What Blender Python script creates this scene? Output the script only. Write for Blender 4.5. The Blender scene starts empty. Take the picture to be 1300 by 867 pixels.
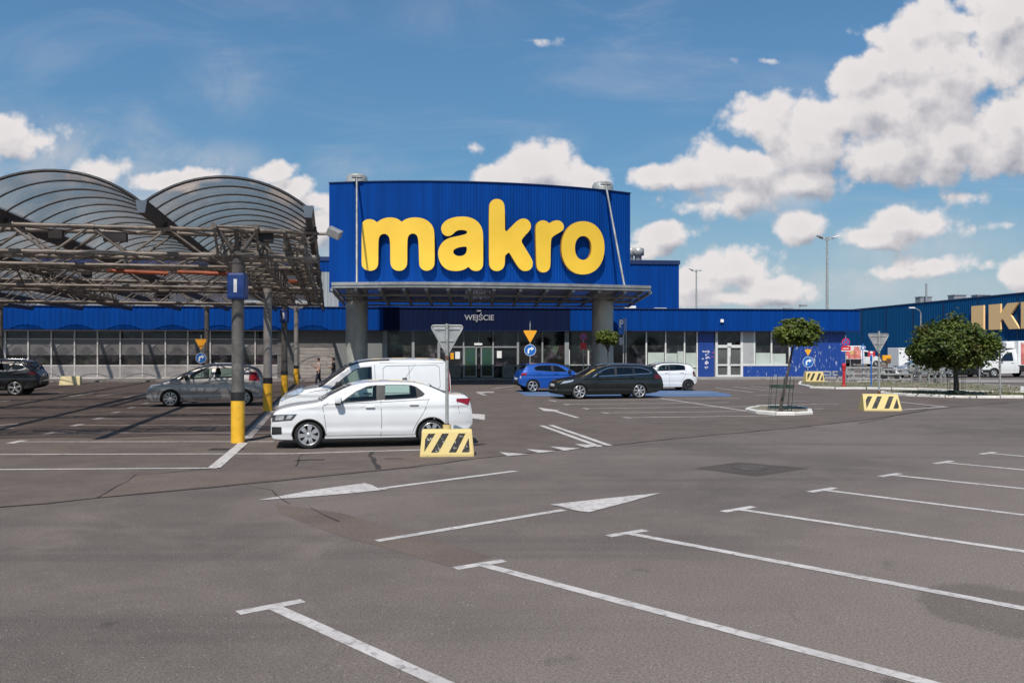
import bpy, bmesh, math, random
from mathutils import Vector, Matrix
R = math.radians
C = bpy.context.scene.collection
scene = bpy.context.scene
F = 1120.0; EYE = 2.11; HY = 445.0; CX = 650.0     # focal length in photo pixels, eye height, horizon row

def G(px, py, h=0.0):
    """ground point seen at photo pixel (px, py) for a surface of height h"""
    Y = F*(EYE-h)/(py-HY)
    return Vector(((px-CX)/F*Y, Y, h))
def Zat(py, Y): return EYE+(HY-py)*Y/F
def Xat(px, Y): return (px-CX)/F*Y

# ------------------------------------------------------------------ properties
def tag(o, label=None, cat=None, group=None, kind=None):
    if label: o['label'] = label
    if cat: o['category'] = cat
    if group: o['group'] = group
    if kind: o['kind'] = kind
    return o
def thing(name, label, cat, loc=(0,0,0), rotz=0.0, group=None):
    o = bpy.data.objects.new(name, None); C.objects.link(o)
    o.empty_display_size = 0.2
    o.location = loc; o.rotation_euler = (0,0,rotz)
    return tag(o, label, cat, group)
def kids(o): return [c for c in scene.objects if c.parent == o]
def copy_tree(o, parent=None, loc=None, rotz=None, label=None):
    ch = kids(o)
    c = o.copy(); C.objects.link(c); c.parent = parent
    if loc is not None: c.location = loc
    if rotz is not None: c.rotation_euler = (0,0,rotz)
    if label: c['label'] = label
    for k in ch: copy_tree(k, c)
    return c

# ------------------------------------------------------------------ materials
class NT:
    def __init__(s, nt): s.nt = nt; s.n = nt.nodes; s.l = nt.links
    def node(s, t, **kw):
        n = s.n.new(t)
        for k, v in kw.items(): setattr(n, k, v)
        return n
    def link(s, a, b): s.l.new(a, b)
    def put(s, sock, v):
        if hasattr(v, 'is_output') or isinstance(v, bpy.types.NodeSocket): s.l.new(v, sock)
        else: sock.default_value = v
    def math(s, op, a, b=0.0, c=None, clamp=False):
        n = s.n.new('ShaderNodeMath'); n.operation = op; n.use_clamp = clamp
        s.put(n.inputs[0], a); s.put(n.inputs[1], b)
        if c is not None: s.put(n.inputs[2], c)
        return n.outputs[0]
    def vmath(s, op, a, b=None, c=None):
        n = s.n.new('ShaderNodeVectorMath'); n.operation = op
        s.put(n.inputs[0], a)
        if b is not None: s.put(n.inputs[1], b)
        if c is not None: s.put(n.inputs[2], c)
        return n.outputs['Value'] if op in ('LENGTH','DOT_PRODUCT') else n.outputs['Vector']
    def noise(s, vec, scale, detail=4, rough=.55, dist=0.0):
        n = s.n.new('ShaderNodeTexNoise'); s.l.new(vec, n.inputs['Vector'])
        n.inputs['Scale'].default_value = scale; n.inputs['Detail'].default_value = detail
        n.inputs['Roughness'].default_value = rough; n.inputs['Distortion'].default_value = dist
        return n.outputs['Fac']
    def voro(s, vec, scale, feature='F1', out='Distance'):
        n = s.n.new('ShaderNodeTexVoronoi'); n.feature = feature; s.l.new(vec, n.inputs['Vector'])
        n.inputs['Scale'].default_value = scale
        return n.outputs[out]
    def ramp(s, v, a, b, lo=0.0, hi=1.0, smooth=True):
        n = s.n.new('ShaderNodeMapRange')
        if smooth: n.interpolation_type = 'SMOOTHSTEP'
        s.put(n.inputs['Value'], v)
        n.inputs['From Min'].default_value = a; n.inputs['From Max'].default_value = b
        n.inputs['To Min'].default_value = lo; n.inputs['To Max'].default_value = hi
        return n.outputs['Result']
    def mix(s, f, a, b, mode='MIX'):
        n = s.n.new('ShaderNodeMix'); n.data_type = 'RGBA'; n.blend_type = mode
        s.put(n.inputs['Factor'], f)
        s.put(n.inputs['A'] if False else n.inputs[6], a if not isinstance(a, tuple) else (*a[:3],1))
        s.put(n.inputs[7], b if not isinstance(b, tuple) else (*b[:3],1))
        return n.outputs[2]
    def bump(s, h, strength, dist=.02):
        n = s.n.new('ShaderNodeBump'); s.l.new(h, n.inputs['Height'])
        n.inputs['Strength'].default_value = strength; n.inputs['Distance'].default_value = dist
        return n.outputs['Normal']

def new_mat(name):
    m = bpy.data.materials.new(name); m.use_nodes = True
    t = NT(m.node_tree); p = t.n['Principled BSDF']
    return m, t, p
def simple(name, col, rough=.5, metal=0.0, var=.12, scale=3.0, spec=.5, coat=0.0, bump=0.0, bscale=40, dirt=None):
    """solid colour with a little procedural wear: tone drift, roughness drift, optional grime"""
    m, t, p = new_mat(name)
    g = t.node('ShaderNodeTexCoord').outputs['Object']
    n1 = t.noise(g, scale, 5, .6)
    v = t.ramp(n1, .25, .75, 1-var, 1+var)
    c = t.mix(1.0, (*col, 1), t.node('ShaderNodeCombineColor').outputs[0], 'MULTIPLY')
    cc = [n for n in t.n if n.bl_idname == 'ShaderNodeCombineColor'][-1]
    for i in range(3): t.link(v, cc.inputs[i])
    if dirt:
        dcol, amt, dsc = dirt
        n2 = t.noise(g, dsc, 6, .65)
        c = t.mix(t.ramp(n2, .5, .72, 0, amt), c, dcol)
    t.link(c, p.inputs['Base Color'])
    t.link(t.ramp(n1, .3, .7, max(.02, rough*.85), min(1, rough*1.15)), p.inputs['Roughness'])
    p.inputs['Metallic'].default_value = metal
    p.inputs['Specular IOR Level'].default_value = spec
    if coat: p.inputs['Coat Weight'].default_value = coat; p.inputs['Coat Roughness'].default_value = .04
    if bump:
        t.link(t.bump(t.noise(g, bscale, 4, .6), bump, .01), p.inputs['Normal'])
    return m
M = {}

# ------------------------------------------------------------------ mesh builder
class MB:
    def __init__(s): s.v = []; s.f = []; s.m = []; s.sm = []
    def add(s, vs, fs, mi=0, smooth=False):
        b = len(s.v); s.v += [tuple(v) for v in vs]
        for f in fs:
            s.f.append(tuple(i+b for i in f)); s.m.append(mi); s.sm.append(smooth)
        return s
    def box(s, lo, hi, mi=0, mat=None):
        x0,y0,z0 = lo; x1,y1,z1 = hi
        vs = [Vector(p) for p in ((x0,y0,z0),(x1,y0,z0),(x1,y1,z0),(x0,y1,z0),(x0,y0,z1),(x1,y0,z1),(x1,y1,z1),(x0,y1,z1))]
        if mat is not None: vs = [mat @ v for v in vs]
        return s.add(vs, [(3,2,1,0),(4,5,6,7),(0,1,5,4),(1,2,6,5),(2,3,7,6),(3,0,4,7)], mi)
    def bbox(s, lo, hi, bev, mi=0, mat=None):
        """box with chamfered edges"""
        bm = bmesh.new(); bmesh.ops.create_cube(bm, size=1)
        for v in bm.verts:
            v.co = Vector([lo[i]+(v.co[i]+.5)*(hi[i]-lo[i]) for i in range(3)])
        bmesh.ops.bevel(bm, geom=bm.edges[:], offset=bev, segments=2, profile=.6, affect='EDGES')
        vs = [v.co.copy() if mat is None else mat @ v.co for v in bm.verts]
        bm.verts.index_update()
        s.add(vs, [[v.index for v in f.verts] for f in bm.faces], mi); bm.free(); return s
    def tube(s, a, b, r, n=8, r2=None, mi=0, caps=True, smooth=True):
        a = Vector(a); b = Vector(b); d = b-a
        if d.length < 1e-6: return s
        q = d.to_track_quat('Z','Y'); r2 = r if r2 is None else r2
        vs = []
        for c, rr in ((a, r), (b, r2)):
            for i in range(n):
                t = 2*math.pi*i/n
                vs.append(c + q @ Vector((rr*math.cos(t), rr*math.sin(t), 0)))
        s.add(vs, [(i,(i+1)%n,n+(i+1)%n,n+i) for i in range(n)], mi, smooth)
        if caps: s.add(vs, [tuple(range(n-1,-1,-1)), tuple(range(n,2*n))], mi)
        return s
    def path(s, pts, r, n=8, mi=0):
        for a, b in zip(pts[:-1], pts[1:]): s.tube(a, b, r, n, mi=mi)
        return s
    def lathe(s, prof, n=24, axis='Z', origin=(0,0,0), mi=0, smooth=True, close=False):
        o = Vector(origin); vs = []
        for r, h in prof:
            for i in range(n):
                t = 2*math.pi*i/n; c, d = r*math.cos(t), r*math.sin(t)
                vs.append(o + (Vector((c,d,h)) if axis=='Z' else Vector((c,h,d)) if axis=='Y' else Vector((h,c,d))))
        fs = []
        for k in range(len(prof)-1):
            for i in range(n):
                j = (i+1)%n
                q = (k*n+i, k*n+j, (k+1)*n+j, (k+1)*n+i)
                fs.append(q if axis!='Y' else q[::-1])
        return s.add(vs, fs, mi, smooth)
    def prism(s, poly, z0, z1, mi=0):
        """poly: XY outline (counter-clockwise)"""
        n = len(poly)
        vs = [(p[0],p[1],z0) for p in poly]+[(p[0],p[1],z1) for p in poly]
        return s.add(vs, [tuple(range(n-1,-1,-1)), tuple(range(n,2*n))]+[(i,(i+1)%n,n+(i+1)%n,n+i) for i in range(n)], mi)
    def sheet(s, poly, z, mi=0):
        return s.add([(p[0],p[1],z) for p in poly], [tuple(range(len(poly)))], mi)
    def grid(s, P, mi=0, smooth=True):
        """P[i][j] points"""
        n, m = len(P), len(P[0])
        return s.add([p for row in P for p in row], [(i*m+j, i*m+j+1, (i+1)*m+j+1, (i+1)*m+j) for i in range(n-1) for j in range(m-1)], mi, smooth)
    def build(s, name, mats, parent=None, recalc=False):
        me = bpy.data.meshes.new(name)
        me.from_pydata([tuple(v) for v in s.v], [], [tuple(f) for f in s.f])
        if not isinstance(mats, (list, tuple)): mats = [mats]
        for m in mats: me.materials.append(m)
        me.polygons.foreach_set('material_index', s.m)
        me.polygons.foreach_set('use_smooth', s.sm)
        if recalc:
            bm = bmesh.new(); bm.from_mesh(me); bmesh.ops.recalc_face_normals(bm, faces=bm.faces[:]); bm.to_mesh(me); bm.free()
        me.update()
        o = bpy.data.objects.new(name, me); C.objects.link(o)
        if parent is not None: o.parent = parent
        return o
def struct(o): o['kind'] = 'structure'; return o

def chaikin(pts, it=1):
    for _ in range(it):
        out = []
        for i in range(len(pts)):
            a = pts[i]; b = pts[(i+1)%len(pts)]
            out.append((a[0]*.75+b[0]*.25, a[1]*.75+b[1]*.25)); out.append((a[0]*.25+b[0]*.75, a[1]*.25+b[1]*.75))
        pts = out
    return pts
def fill_loops(loops):
    """triangulate an outline with holes -> (verts2d, tris)"""
    from mathutils.geometry import tessellate_polygon
    flat = [p for l in loops for p in l]
    tris = tessellate_polygon([[Vector((p[0],p[1],0)) for p in l] for l in loops])
    return flat, tris
def solid_from_loops(loops, front, back, mb, mi=0, mside=None):
    """front/back: functions 2d point -> 3d point"""
    flat, tris = fill_loops(loops); n = len(flat)
    mb.add([front(p) for p in flat], tris, mi)
    mb.add([back(p) for p in flat], [t[::-1] for t in tris], mi)
    k = 0
    for l in loops:
        m = len(l)
        vs = [front(p) for p in l]+[back(p) for p in l]
        mb.add(vs, [(i,(i+1)%m,m+(i+1)%m,m+i) for i in range(m)], mi if mside is None else mside)
def text_mesh(body, size, depth, font_bold=0.0):
    cu = bpy.data.curves.new('t', 'FONT'); cu.body = body; cu.size = size; cu.extrude = depth
    cu.align_x = 'CENTER'; cu.align_y = 'CENTER'; cu.offset = font_bold
    o = bpy.data.objects.new('t', cu); C.objects.link(o)
    dg = bpy.context.evaluated_depsgraph_get(); dg.update()
    me = bpy.data.meshes.new_from_object(o.evaluated_get(dg))
    bpy.data.objects.remove(o); bpy.data.curves.remove(cu)
    return me
def mesh_obj(name, me, mat, parent=None):
    me.materials.clear(); me.materials.append(mat)
    o = bpy.data.objects.new(name, me); C.objects.link(o)
    if parent is not None: o.parent = parent
    return o
def pchip(pts):
    xs = [p[0] for p in pts]; ys = [p[1] for p in pts]; n = len(xs)
    h = [xs[i+1]-xs[i] for i in range(n-1)]; d = [(ys[i+1]-ys[i])/h[i] for i in range(n-1)]
    m = [0]*n; m[0] = d[0]; m[-1] = d[-1]
    for i in range(1, n-1):
        if d[i-1]*d[i] > 0:
            w1 = 2*h[i]+h[i-1]; w2 = h[i]+2*h[i-1]
            m[i] = (w1+w2)/(w1/d[i-1]+w2/d[i])
    def f(x):
        if x <= xs[0]: return ys[0]
        if x >= xs[-1]: return ys[-1]
        i = 0
        while x > xs[i+1]: i += 1
        t = (x-xs[i])/h[i]; t2=t*t; t3=t2*t
        return (2*t3-3*t2+1)*ys[i]+(t3-2*t2+t)*h[i]*m[i]+(-2*t3+3*t2)*ys[i+1]+(t3-t2)*h[i]*m[i+1]
    return f
# ------------------------------------------------------------------ materials
def asphalt():
    m, t, p = new_mat('asphalt')
    g = t.node('ShaderNodeNewGeometry').outputs['Position']
    big = t.noise(g, .16, 5, .62, .6); mid = t.noise(g, .8, 6, .68, .4); fine = t.noise(g, 46, 4, .78); grain = t.noise(g, 110, 3, .7)
    c = t.mix(t.ramp(big, .34, .66), (.112,.090,.080), (.178,.144,.126))
    c = t.mix(t.ramp(mid, .42, .68, 0, .55), c, (.205,.165,.142))
    # stretched wear tracks along the driving lane
    mp = t.node('ShaderNodeMapping'); t.link(g, mp.inputs['Vector'])
    mp.inputs['Rotation'].default_value = (0,0,R(-43)); mp.inputs['Scale'].default_value = (.05,.8,1)
    tr = t.noise(mp.outputs[0], 1.0, 5, .65)
    c = t.mix(t.ramp(tr, .5, .66, 0, .6), c, (.088,.072,.065))
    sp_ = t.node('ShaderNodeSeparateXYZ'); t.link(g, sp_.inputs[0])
    # asphalt turns steadily paler across the bays, away from the driving lane
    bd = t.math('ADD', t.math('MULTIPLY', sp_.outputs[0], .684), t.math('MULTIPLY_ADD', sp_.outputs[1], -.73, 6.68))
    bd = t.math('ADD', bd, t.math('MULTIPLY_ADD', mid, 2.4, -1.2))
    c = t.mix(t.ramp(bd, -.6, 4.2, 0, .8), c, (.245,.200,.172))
    # a round dark stain with a dry rim near the right edge
    ln = t.vmath('LENGTH', t.vmath('MULTIPLY_ADD', g, (1,.9,0), (-4.05,-6.5,0)))
    ln = t.math('ADD', ln, t.math('MULTIPLY_ADD', mid, .8, -.4))
    c = t.mix(t.ramp(ln, .60, .72, .55, 0), c, (.085,.070,.062)); c = t.mix(t.ramp(ln, .1, .4, .6, 0), c, (.17,.135,.11))
    # pale dusty areas, old drips and oil spots
    du = t.noise(g, .33, 6, .7, .8); c = t.mix(t.ramp(du, .54, .72, 0, .6), c, (.235,.19,.162))
    st = t.noise(g, .7, 6, .72, 1.2); c = t.mix(t.ramp(st, .60, .70, 0, .45), c, (.075,.060,.054))
    vo = t.voro(g, 1.1); gate = t.noise(g, 1.7, 2); c = t.mix(t.math('MULTIPLY', t.ramp(t.math('ADD', vo, t.math('MULTIPLY_ADD', fine, .12, -.06)), .05, .13, .6, 0), t.ramp(gate, .55, .6)), c, (.04,.033,.03))
    # aggregate
    c = t.mix(t.ramp(fine, .36, .60, .62, 0), c, (.035,.028,.026))
    c = t.mix(t.ramp(grain, .50, .70, 0, .7), c, (.36,.31,.275))
    sp = t.voro(g, 26); big2 = t.noise(g, 9.1, 2)
    c = t.mix(t.math('MULTIPLY', t.ramp(sp, .08, .17, .9, 0), t.ramp(big2, .5, .62)), c, (.52,.47,.43))
    t.link(c, p.inputs['Base Color']); p.inputs['Roughness'].default_value = .88
    p.inputs['Specular IOR Level'].default_value = .3
    h = t.math('ADD', t.math('MULTIPLY', fine, .6), t.math('MULTIPLY', grain, .5))
    t.link(t.bump(h, .22, .010), p.inputs['Normal'])
    return m
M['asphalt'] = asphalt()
def patch(name, a, b):
    m, t, p = new_mat(name)
    g = t.node('ShaderNodeNewGeometry').outputs['Position']
    n1 = t.noise(g, 1.3, 5, .65); fine = t.noise(g, 34, 4, .75); grain = t.noise(g, 95, 3, .7); n3 = t.noise(g, .35, 5, .65, .6)
    c = t.mix(t.ramp(n1, .36, .64), a, b); c = t.mix(t.ramp(n3, .5, .68, 0, .45), c, tuple(.62*q for q in a))
    c = t.mix(t.ramp(fine, .35, .7, .5, 0), c, (0.0420,0.0344,0.0312)); c = t.mix(t.ramp(grain, .52, .75, 0, .5), c, (0.2856,0.2400,0.2106))
    t.link(c, p.inputs['Base Color']); p.inputs['Roughness'].default_value = .9; p.inputs['Specular IOR Level'].default_value = .3
    t.link(t.bump(fine, .5, .01), p.inputs['Normal'])
    return m
M['patch_brown'] = patch('brown_asphalt_patch', (0.1638,0.1216,0.0998), (0.1890,0.1424,0.1170))
M['patch_lot'] = patch('older_asphalt', (0.1327,0.1040,0.0897), (0.1722,0.1344,0.1147))
M['patch_dark'] = patch('dark_asphalt_patch', (0.0773,0.0624,0.0546), (0.0966,0.0768,0.0671))
M['tar'] = patch('tar_seam', (0.0252,0.0224,0.0203), (0.0420,0.0368,0.0343))
def paint(name, col, wear, lo=.5, hi=.66):
    m, t, p = new_mat(name)
    g = t.node('ShaderNodeNewGeometry').outputs['Position']
    n = t.noise(g, 9, 7, .75, .5); n2 = t.noise(g, 70, 3, .7); n3 = t.noise(g, 1.2, 4)
    c = t.mix(t.ramp(n3, .3, .7), col, tuple(x*.8 for x in col))
    c = t.mix(t.ramp(n2, .45, .75, 0, .22), c, (0.1680,0.1440,0.1326))
    c = t.mix(t.ramp(n, lo, hi, 0, wear), c, (0.1092,0.0944,0.0874))
    t.link(c, p.inputs['Base Color']); p.inputs['Roughness'].default_value = .75
    t.link(t.bump(n2, .3, .006), p.inputs['Normal'])
    return m
M['line'] = paint('white_road_paint', (.60,.555,.525), .6, .47, .66)
M['line_worn'] = paint('worn_white_road_paint', (.52,.485,.46), .75, .42, .62)
M['bay_blue'] = paint('blue_road_paint', (.085,.16,.31), .5, .5, .7)
M['kerb'] = paint('whitewashed_kerb', (.72,.69,.64), .7, .56, .7)
M['concrete'] = simple('concrete_slabs', (.27,.25,.23), .9, var=.2, scale=1.2, bump=.3, bscale=30, dirt=((.15,.13,.12), .6, .9))
M['concrete_grey'] = simple('raw_concrete', (.22,.22,.20), .9, var=.25, scale=3, bump=.3, dirt=((.12,.12,.11),.7,2.5))
def soil():
    m, t, p = new_mat('dry_verge')
    g = t.node('ShaderNodeNewGeometry').outputs['Position']
    n = t.noise(g, .8, 5, .7, .5); n2 = t.noise(g, 14, 5, .7)
    c = t.mix(t.ramp(n2, .3, .7), (.15,.125,.09), (.29,.25,.19))
    c = t.mix(t.ramp(n, .45, .62, 0, .8), c, (.07,.085,.025))
    t.link(c, p.inputs['Base Color']); p.inputs['Roughness'].default_value = 1.0
    t.link(t.bump(n2, .8, .03), p.inputs['Normal'])
    return m
M['soil'] = soil()
def grass_m():
    m, t, p = new_mat('grass_blades')
    o = t.node('ShaderNodeObjectInfo').outputs['Random']
    g = t.node('ShaderNodeNewGeometry').outputs['Position']
    n = t.noise(g, 1.5, 4)
    c = t.mix(t.ramp(n, .35, .65), (.075,.1,.022), (.19,.165,.075))
    t.link(c, p.inputs['Base Color']); p.inputs['Roughness'].default_value = .8
    return m
M['grass'] = grass_m()
BLUE = (.0012,.047,.245)
def cladding(name, col, streak=.25):
    m, t, p = new_mat(name)
    g = t.node('ShaderNodeTexCoord').outputs['Object']
    mp = t.node('ShaderNodeMapping'); t.link(g, mp.inputs['Vector']); mp.inputs['Scale'].default_value = (1.6,1.6,.09)
    n = t.noise(mp.outputs[0], 1.6, 5, .6); n2 = t.noise(g, .25, 3)
    c = t.mix(t.ramp(n, .3, .7), col, tuple(x*(1-streak) for x in col))
    c = t.mix(t.ramp(n2, .4, .75, 0, .2), c, tuple(.75*x+.003 for x in col))
    t.link(c, p.inputs['Base Color']); t.link(t.ramp(n, .3, .7, .5, .65), p.inputs['Roughness']); p.inputs['Specular IOR Level'].default_value = .07
    return m
M['clad'] = cladding('blue_steel_cladding', BLUE)
M['clad_dark'] = cladding('navy_steel_cladding', (.006,.012,.045))
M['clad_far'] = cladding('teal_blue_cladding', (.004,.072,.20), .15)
M['clad_grey'] = cladding('pale_grey_cladding', (.33,.35,.36))
M['wall_grey'] = simple('grey_wall_panels', (.36,.36,.36), .7, var=.08, scale=.6, dirt=((.2,.19,.18),.35,1.4))
M['wall_darkgrey'] = simple('dark_grey_wall', (.16,.165,.165), .7, var=.1, scale=.6)
M['shutter'] = simple('roller_shutter_slats', (.42,.40,.38), .6, var=.08)
M['cap'] = simple('dark_blue_flashing', (.008,.022,.085), .4, var=.1)
M['yellow_sign'] = simple('yellow_sign_face', (.745,.46,.032), .5, var=.05, scale=.5, coat=.1)
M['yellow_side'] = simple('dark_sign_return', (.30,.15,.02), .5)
M['ochre'] = simple('ochre_letter_face', (.98,.62,.28), .6, var=.02)
M['steel'] = simple('galvanised_steel', (.42,.42,.40), .5, .55, var=.2, scale=5, dirt=((.2,.17,.14),.5,7))
M['truss'] = simple('weathered_truss_paint', (.21,.188,.165), .5, .25, var=.45, scale=2.2, dirt=((.07,.055,.042),.85,3.0))
M['pole'] = simple('grey_pole_paint', (.09,.083,.077), .6, var=.2, scale=2, dirt=((.33,.31,.29),.35,2.0))
M['pole_light'] = simple('pale_pole_paint', (.27,.26,.25), .6, var=.2, scale=2, dirt=((.12,.11,.1),.5,2.0))
M['pole_yellow'] = simple('yellow_bumper_paint', (.80,.44,.025), .5, var=.1, scale=4, dirt=((.35,.2,.05),.4,6))
M['pole_black'] = simple('black_band_paint', (.012,.012,.013), .6, var=.3)
M['gutter'] = simple('dark_gutter_metal', (.035,.032,.034), .55, .2, var=.25, scale=1.5)
M['gutter_end'] = simple('gutter_end_plate', (.11,.13,.16), .45, .3)
M['rib'] = simple('dark_rib_metal', (.018,.017,.019), .5)
M['column'] = simple('brushed_column_panels', (.40,.40,.37), .42, .35, var=.15, scale=1.0, dirt=((.25,.25,.23),.5,1.2))
M['canopy_metal'] = simple('grey_canopy_metal', (.30,.30,.29), .45, .5, var=.2, scale=1.4, dirt=((.15,.14,.13),.6,2.2))
M['white_frame'] = simple('white_window_frame', (.62,.62,.60), .5, var=.08)
M['grey_frame'] = simple('grey_window_frame', (.30,.31,.32), .45, .2, var=.08)
M['white'] = simple('white_paint', (.78,.78,.77), .5, var=.06)
M['white_mark'] = simple('white_sign_print', (.80,.80,.80), .45, var=.04)
M['wordmark'] = simple('pale_lettering', (.30,.30,.33), .5)
M['red'] = simple('red_paint', (.55,.02,.03), .45, var=.12)
M['blue_sign'] = simple('blue_sign_face', (.01,.12,.42), .4, var=.08)
M['navy_sign'] = simple('navy_sign_face', (.012,.045,.2), .45, var=.1)
M['orange'] = simple('orange_pipe_paint', (.40,.10,.04), .5, var=.2)
M['amber'] = simple('amber_sign_face', (.80,.36,.015), .5, var=.06)
M['sign_back'] = simple('dull_sign_back', (.36,.36,.36), .5, .45, var=.14, scale=6, dirt=((.22,.21,.2),.5,8))
M['rust'] = simple('rusty_steel', (.12,.06,.04), .9, var=.4, scale=12)
def block(name, base):
    m, t, p = new_mat(name)
    g = t.node('ShaderNodeTexCoord').outputs['Object']
    n = t.noise(g, 7, 6, .75, .6); n2 = t.noise(g, 22, 4, .7)
    c = t.mix(t.ramp(n, .52, .66, 0, .6), base, (.52,.46,.33)); c = t.mix(t.ramp(n2, .62, .72, 0, .75), c, (.28,.23,.16))
    t.link(c, p.inputs['Base Color']); p.inputs['Roughness'].default_value = .8
    t.link(t.bump(n2, .3, .01), p.inputs['Normal'])
    return m
M['block_yellow'] = block('worn_yellow_block_paint', (.64,.49,.20))
M['block_pale'] = block('faded_yellow_block_paint', (.80,.70,.40))
def stripes():
    m, t, p = new_mat('worn_black_stripe_paint')
    g = t.node('ShaderNodeTexCoord').outputs['Object']
    n = t.noise(g, 14, 6, .75, .5)
    c = t.mix(t.ramp(n, .565, .62, 0, .85), (.02,.02,.02), (.5,.45,.36))
    t.link(c, p.inputs['Base Color']); p.inputs['Roughness'].default_value = .8
    return m
M['stripe_worn'] = stripes()
M['stripe'] = simple('black_stripe_paint', (.018,.017,.016), .7, var=.3, dirt=((.3,.25,.1),.25,9))
def glass_dark(name, col=(.012,.014,.016), rough=.04, inner=.5):
    """deep shop glazing: dark interior seen through a reflecting pane"""
    m, t, p = new_mat(name)
    g = t.node('ShaderNodeTexCoord').outputs['Object']
    br = t.voro(g, .9, 'F1', 'Color'); n = t.noise(g, 1.1, 4, .6)
    hs = t.node('ShaderNodeHueSaturation'); hs.inputs['Saturation'].default_value = .35; t.link(br, hs.inputs['Color'])
    c = t.mix(t.ramp(n, .45, .7, 0, .05*inner), (*col,), hs.outputs[0])
    t.link(c, p.inputs['Base Color']); p.inputs['Roughness'].default_value = rough; p.inputs['Specular IOR Level'].default_value = .4
    w = t.noise(g, .35, 2); t.link(t.bump(w, .05, .05), p.inputs['Normal'])
    return m
M['shopglass'] = glass_dark('dark_shop_glass', inner=1.5)
M['shopglass_busy'] = glass_dark('shop_glass_with_stock', (.014,.013,.012), .06, 3.0)
M['frost'] = simple('frosted_film_band', (.17,.17,.175), .35, var=.06, scale=1.2)
M['frost_mark'] = simple('darker_film_print', (.11,.11,.115), .4)
M['frost_low'] = simple('pale_green_film', (.42,.47,.42), .5, var=.1, scale=1.0)
M['grey_door_glass'] = simple('grey_door_glass', (.09,.095,.09), .15, var=.25, scale=.8)
def poster():
    m, t, p = new_mat('green_door_poster')
    g = t.node('ShaderNodeTexCoord').outputs['Object']
    n = t.noise(g, 2.2, 5, .65, .6)
    sx = t.node('ShaderNodeSeparateXYZ'); t.link(g, sx.inputs[0])
    c = t.mix(t.ramp(sx.outputs[2], .6, 1.5), (.010,.020,.008), (.03,.075,.065))
    c = t.mix(t.ramp(n, .45, .65, 0, .8), c, (.035,.075,.02)); 
    t.link(c, p.inputs['Base Color']); p.inputs['Roughness'].default_value = .15
    return m
M['poster'] = poster()
def scuffed_blue():
    m, t, p = new_mat('blue_wall_with_torn_stickers')
    g = t.node('ShaderNodeTexCoord').outputs['Object']
    mp = t.node('ShaderNodeMapping'); t.link(g, mp.inputs['Vector']); mp.inputs['Scale'].default_value = (3.6,3.6,1.3)
    n = t.noise(mp.outputs[0], 1.5, 5, .7); n2 = t.noise(g, .5, 2)
    k = t.math('MULTIPLY', t.ramp(n, .585, .64), t.ramp(n2, .3, .5, .2, 1))
    c = t.mix(k, (.006,.045,.24), (.38,.42,.5))
    t.link(c, p.inputs['Base Color']); p.inputs['Roughness'].default_value = .5
    return m
M['scuffed'] = scuffed_blue()
M['panel_blue'] = simple('blue_door_panel', (.006,.04,.22), .5, var=.1)
M['sticker'] = simple('pale_stickers', (.55,.52,.58), .6, var=.3, scale=9)
M['sticker_pink'] = simple('pink_sticker', (.6,.05,.16), .6)
def vault_mat():
    m, t, p = new_mat('dirty_clear_vault_sheet')
    g = t.node('ShaderNodeTexCoord').outputs['Object']
    mp = t.node('ShaderNodeMapping'); t.link(g, mp.inputs['Vector']); mp.inputs['Scale'].default_value = (.5,2.2,.5)
    n = t.noise(g, .55, 5, .65, 1.5); n2 = t.noise(mp.outputs[0], 1.5, 6, .72, 1.2)
    tr = t.node('ShaderNodeBsdfTransparent'); gl = t.node('ShaderNodeBsdfGlossy'); df = t.node('ShaderNodeBsdfDiffuse'); tl = t.node('ShaderNodeBsdfTranslucent')
    tc = t.mix(t.ramp(n, .3, .7), (.70,.625,.585), (.92,.855,.815)); t.link(tc, tr.inputs['Color'])
    gl.inputs['Roughness'].default_value = .06; gl.inputs['Color'].default_value = (.8,.8,.82,1)
    dc = t.mix(t.ramp(n2, .38, .68), (.13,.11,.105), (.50,.45,.42)); t.link(dc, df.inputs['Color']); t.link(dc, tl.inputs['Color'])
    t.link(t.bump(n, .3, .1), gl.inputs['Normal'])
    a = t.node('ShaderNodeMixShader'); a.inputs[0].default_value = .5; t.link(df.outputs[0], a.inputs[1]); t.link(tl.outputs[0], a.inputs[2])
    b = t.node('ShaderNodeMixShader'); t.link(t.ramp(n2, .42, .68, .08, .5), b.inputs[0]); t.link(tr.outputs[0], b.inputs[1]); t.link(a.outputs[0], b.inputs[2])
    fr = t.node('ShaderNodeFresnel'); fr.inputs['IOR'].default_value = 1.5
    c = t.node('ShaderNodeMixShader'); t.link(t.math('MINIMUM', fr.outputs[0], .6), c.inputs[0]); t.link(b.outputs[0], c.inputs[1]); t.link(gl.outputs[0], c.inputs[2])
    t.n.remove(p); t.link(c.outputs[0], t.n['Material Output'].inputs['Surface'])
    return m
M['vault'] = vault_mat()
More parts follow.
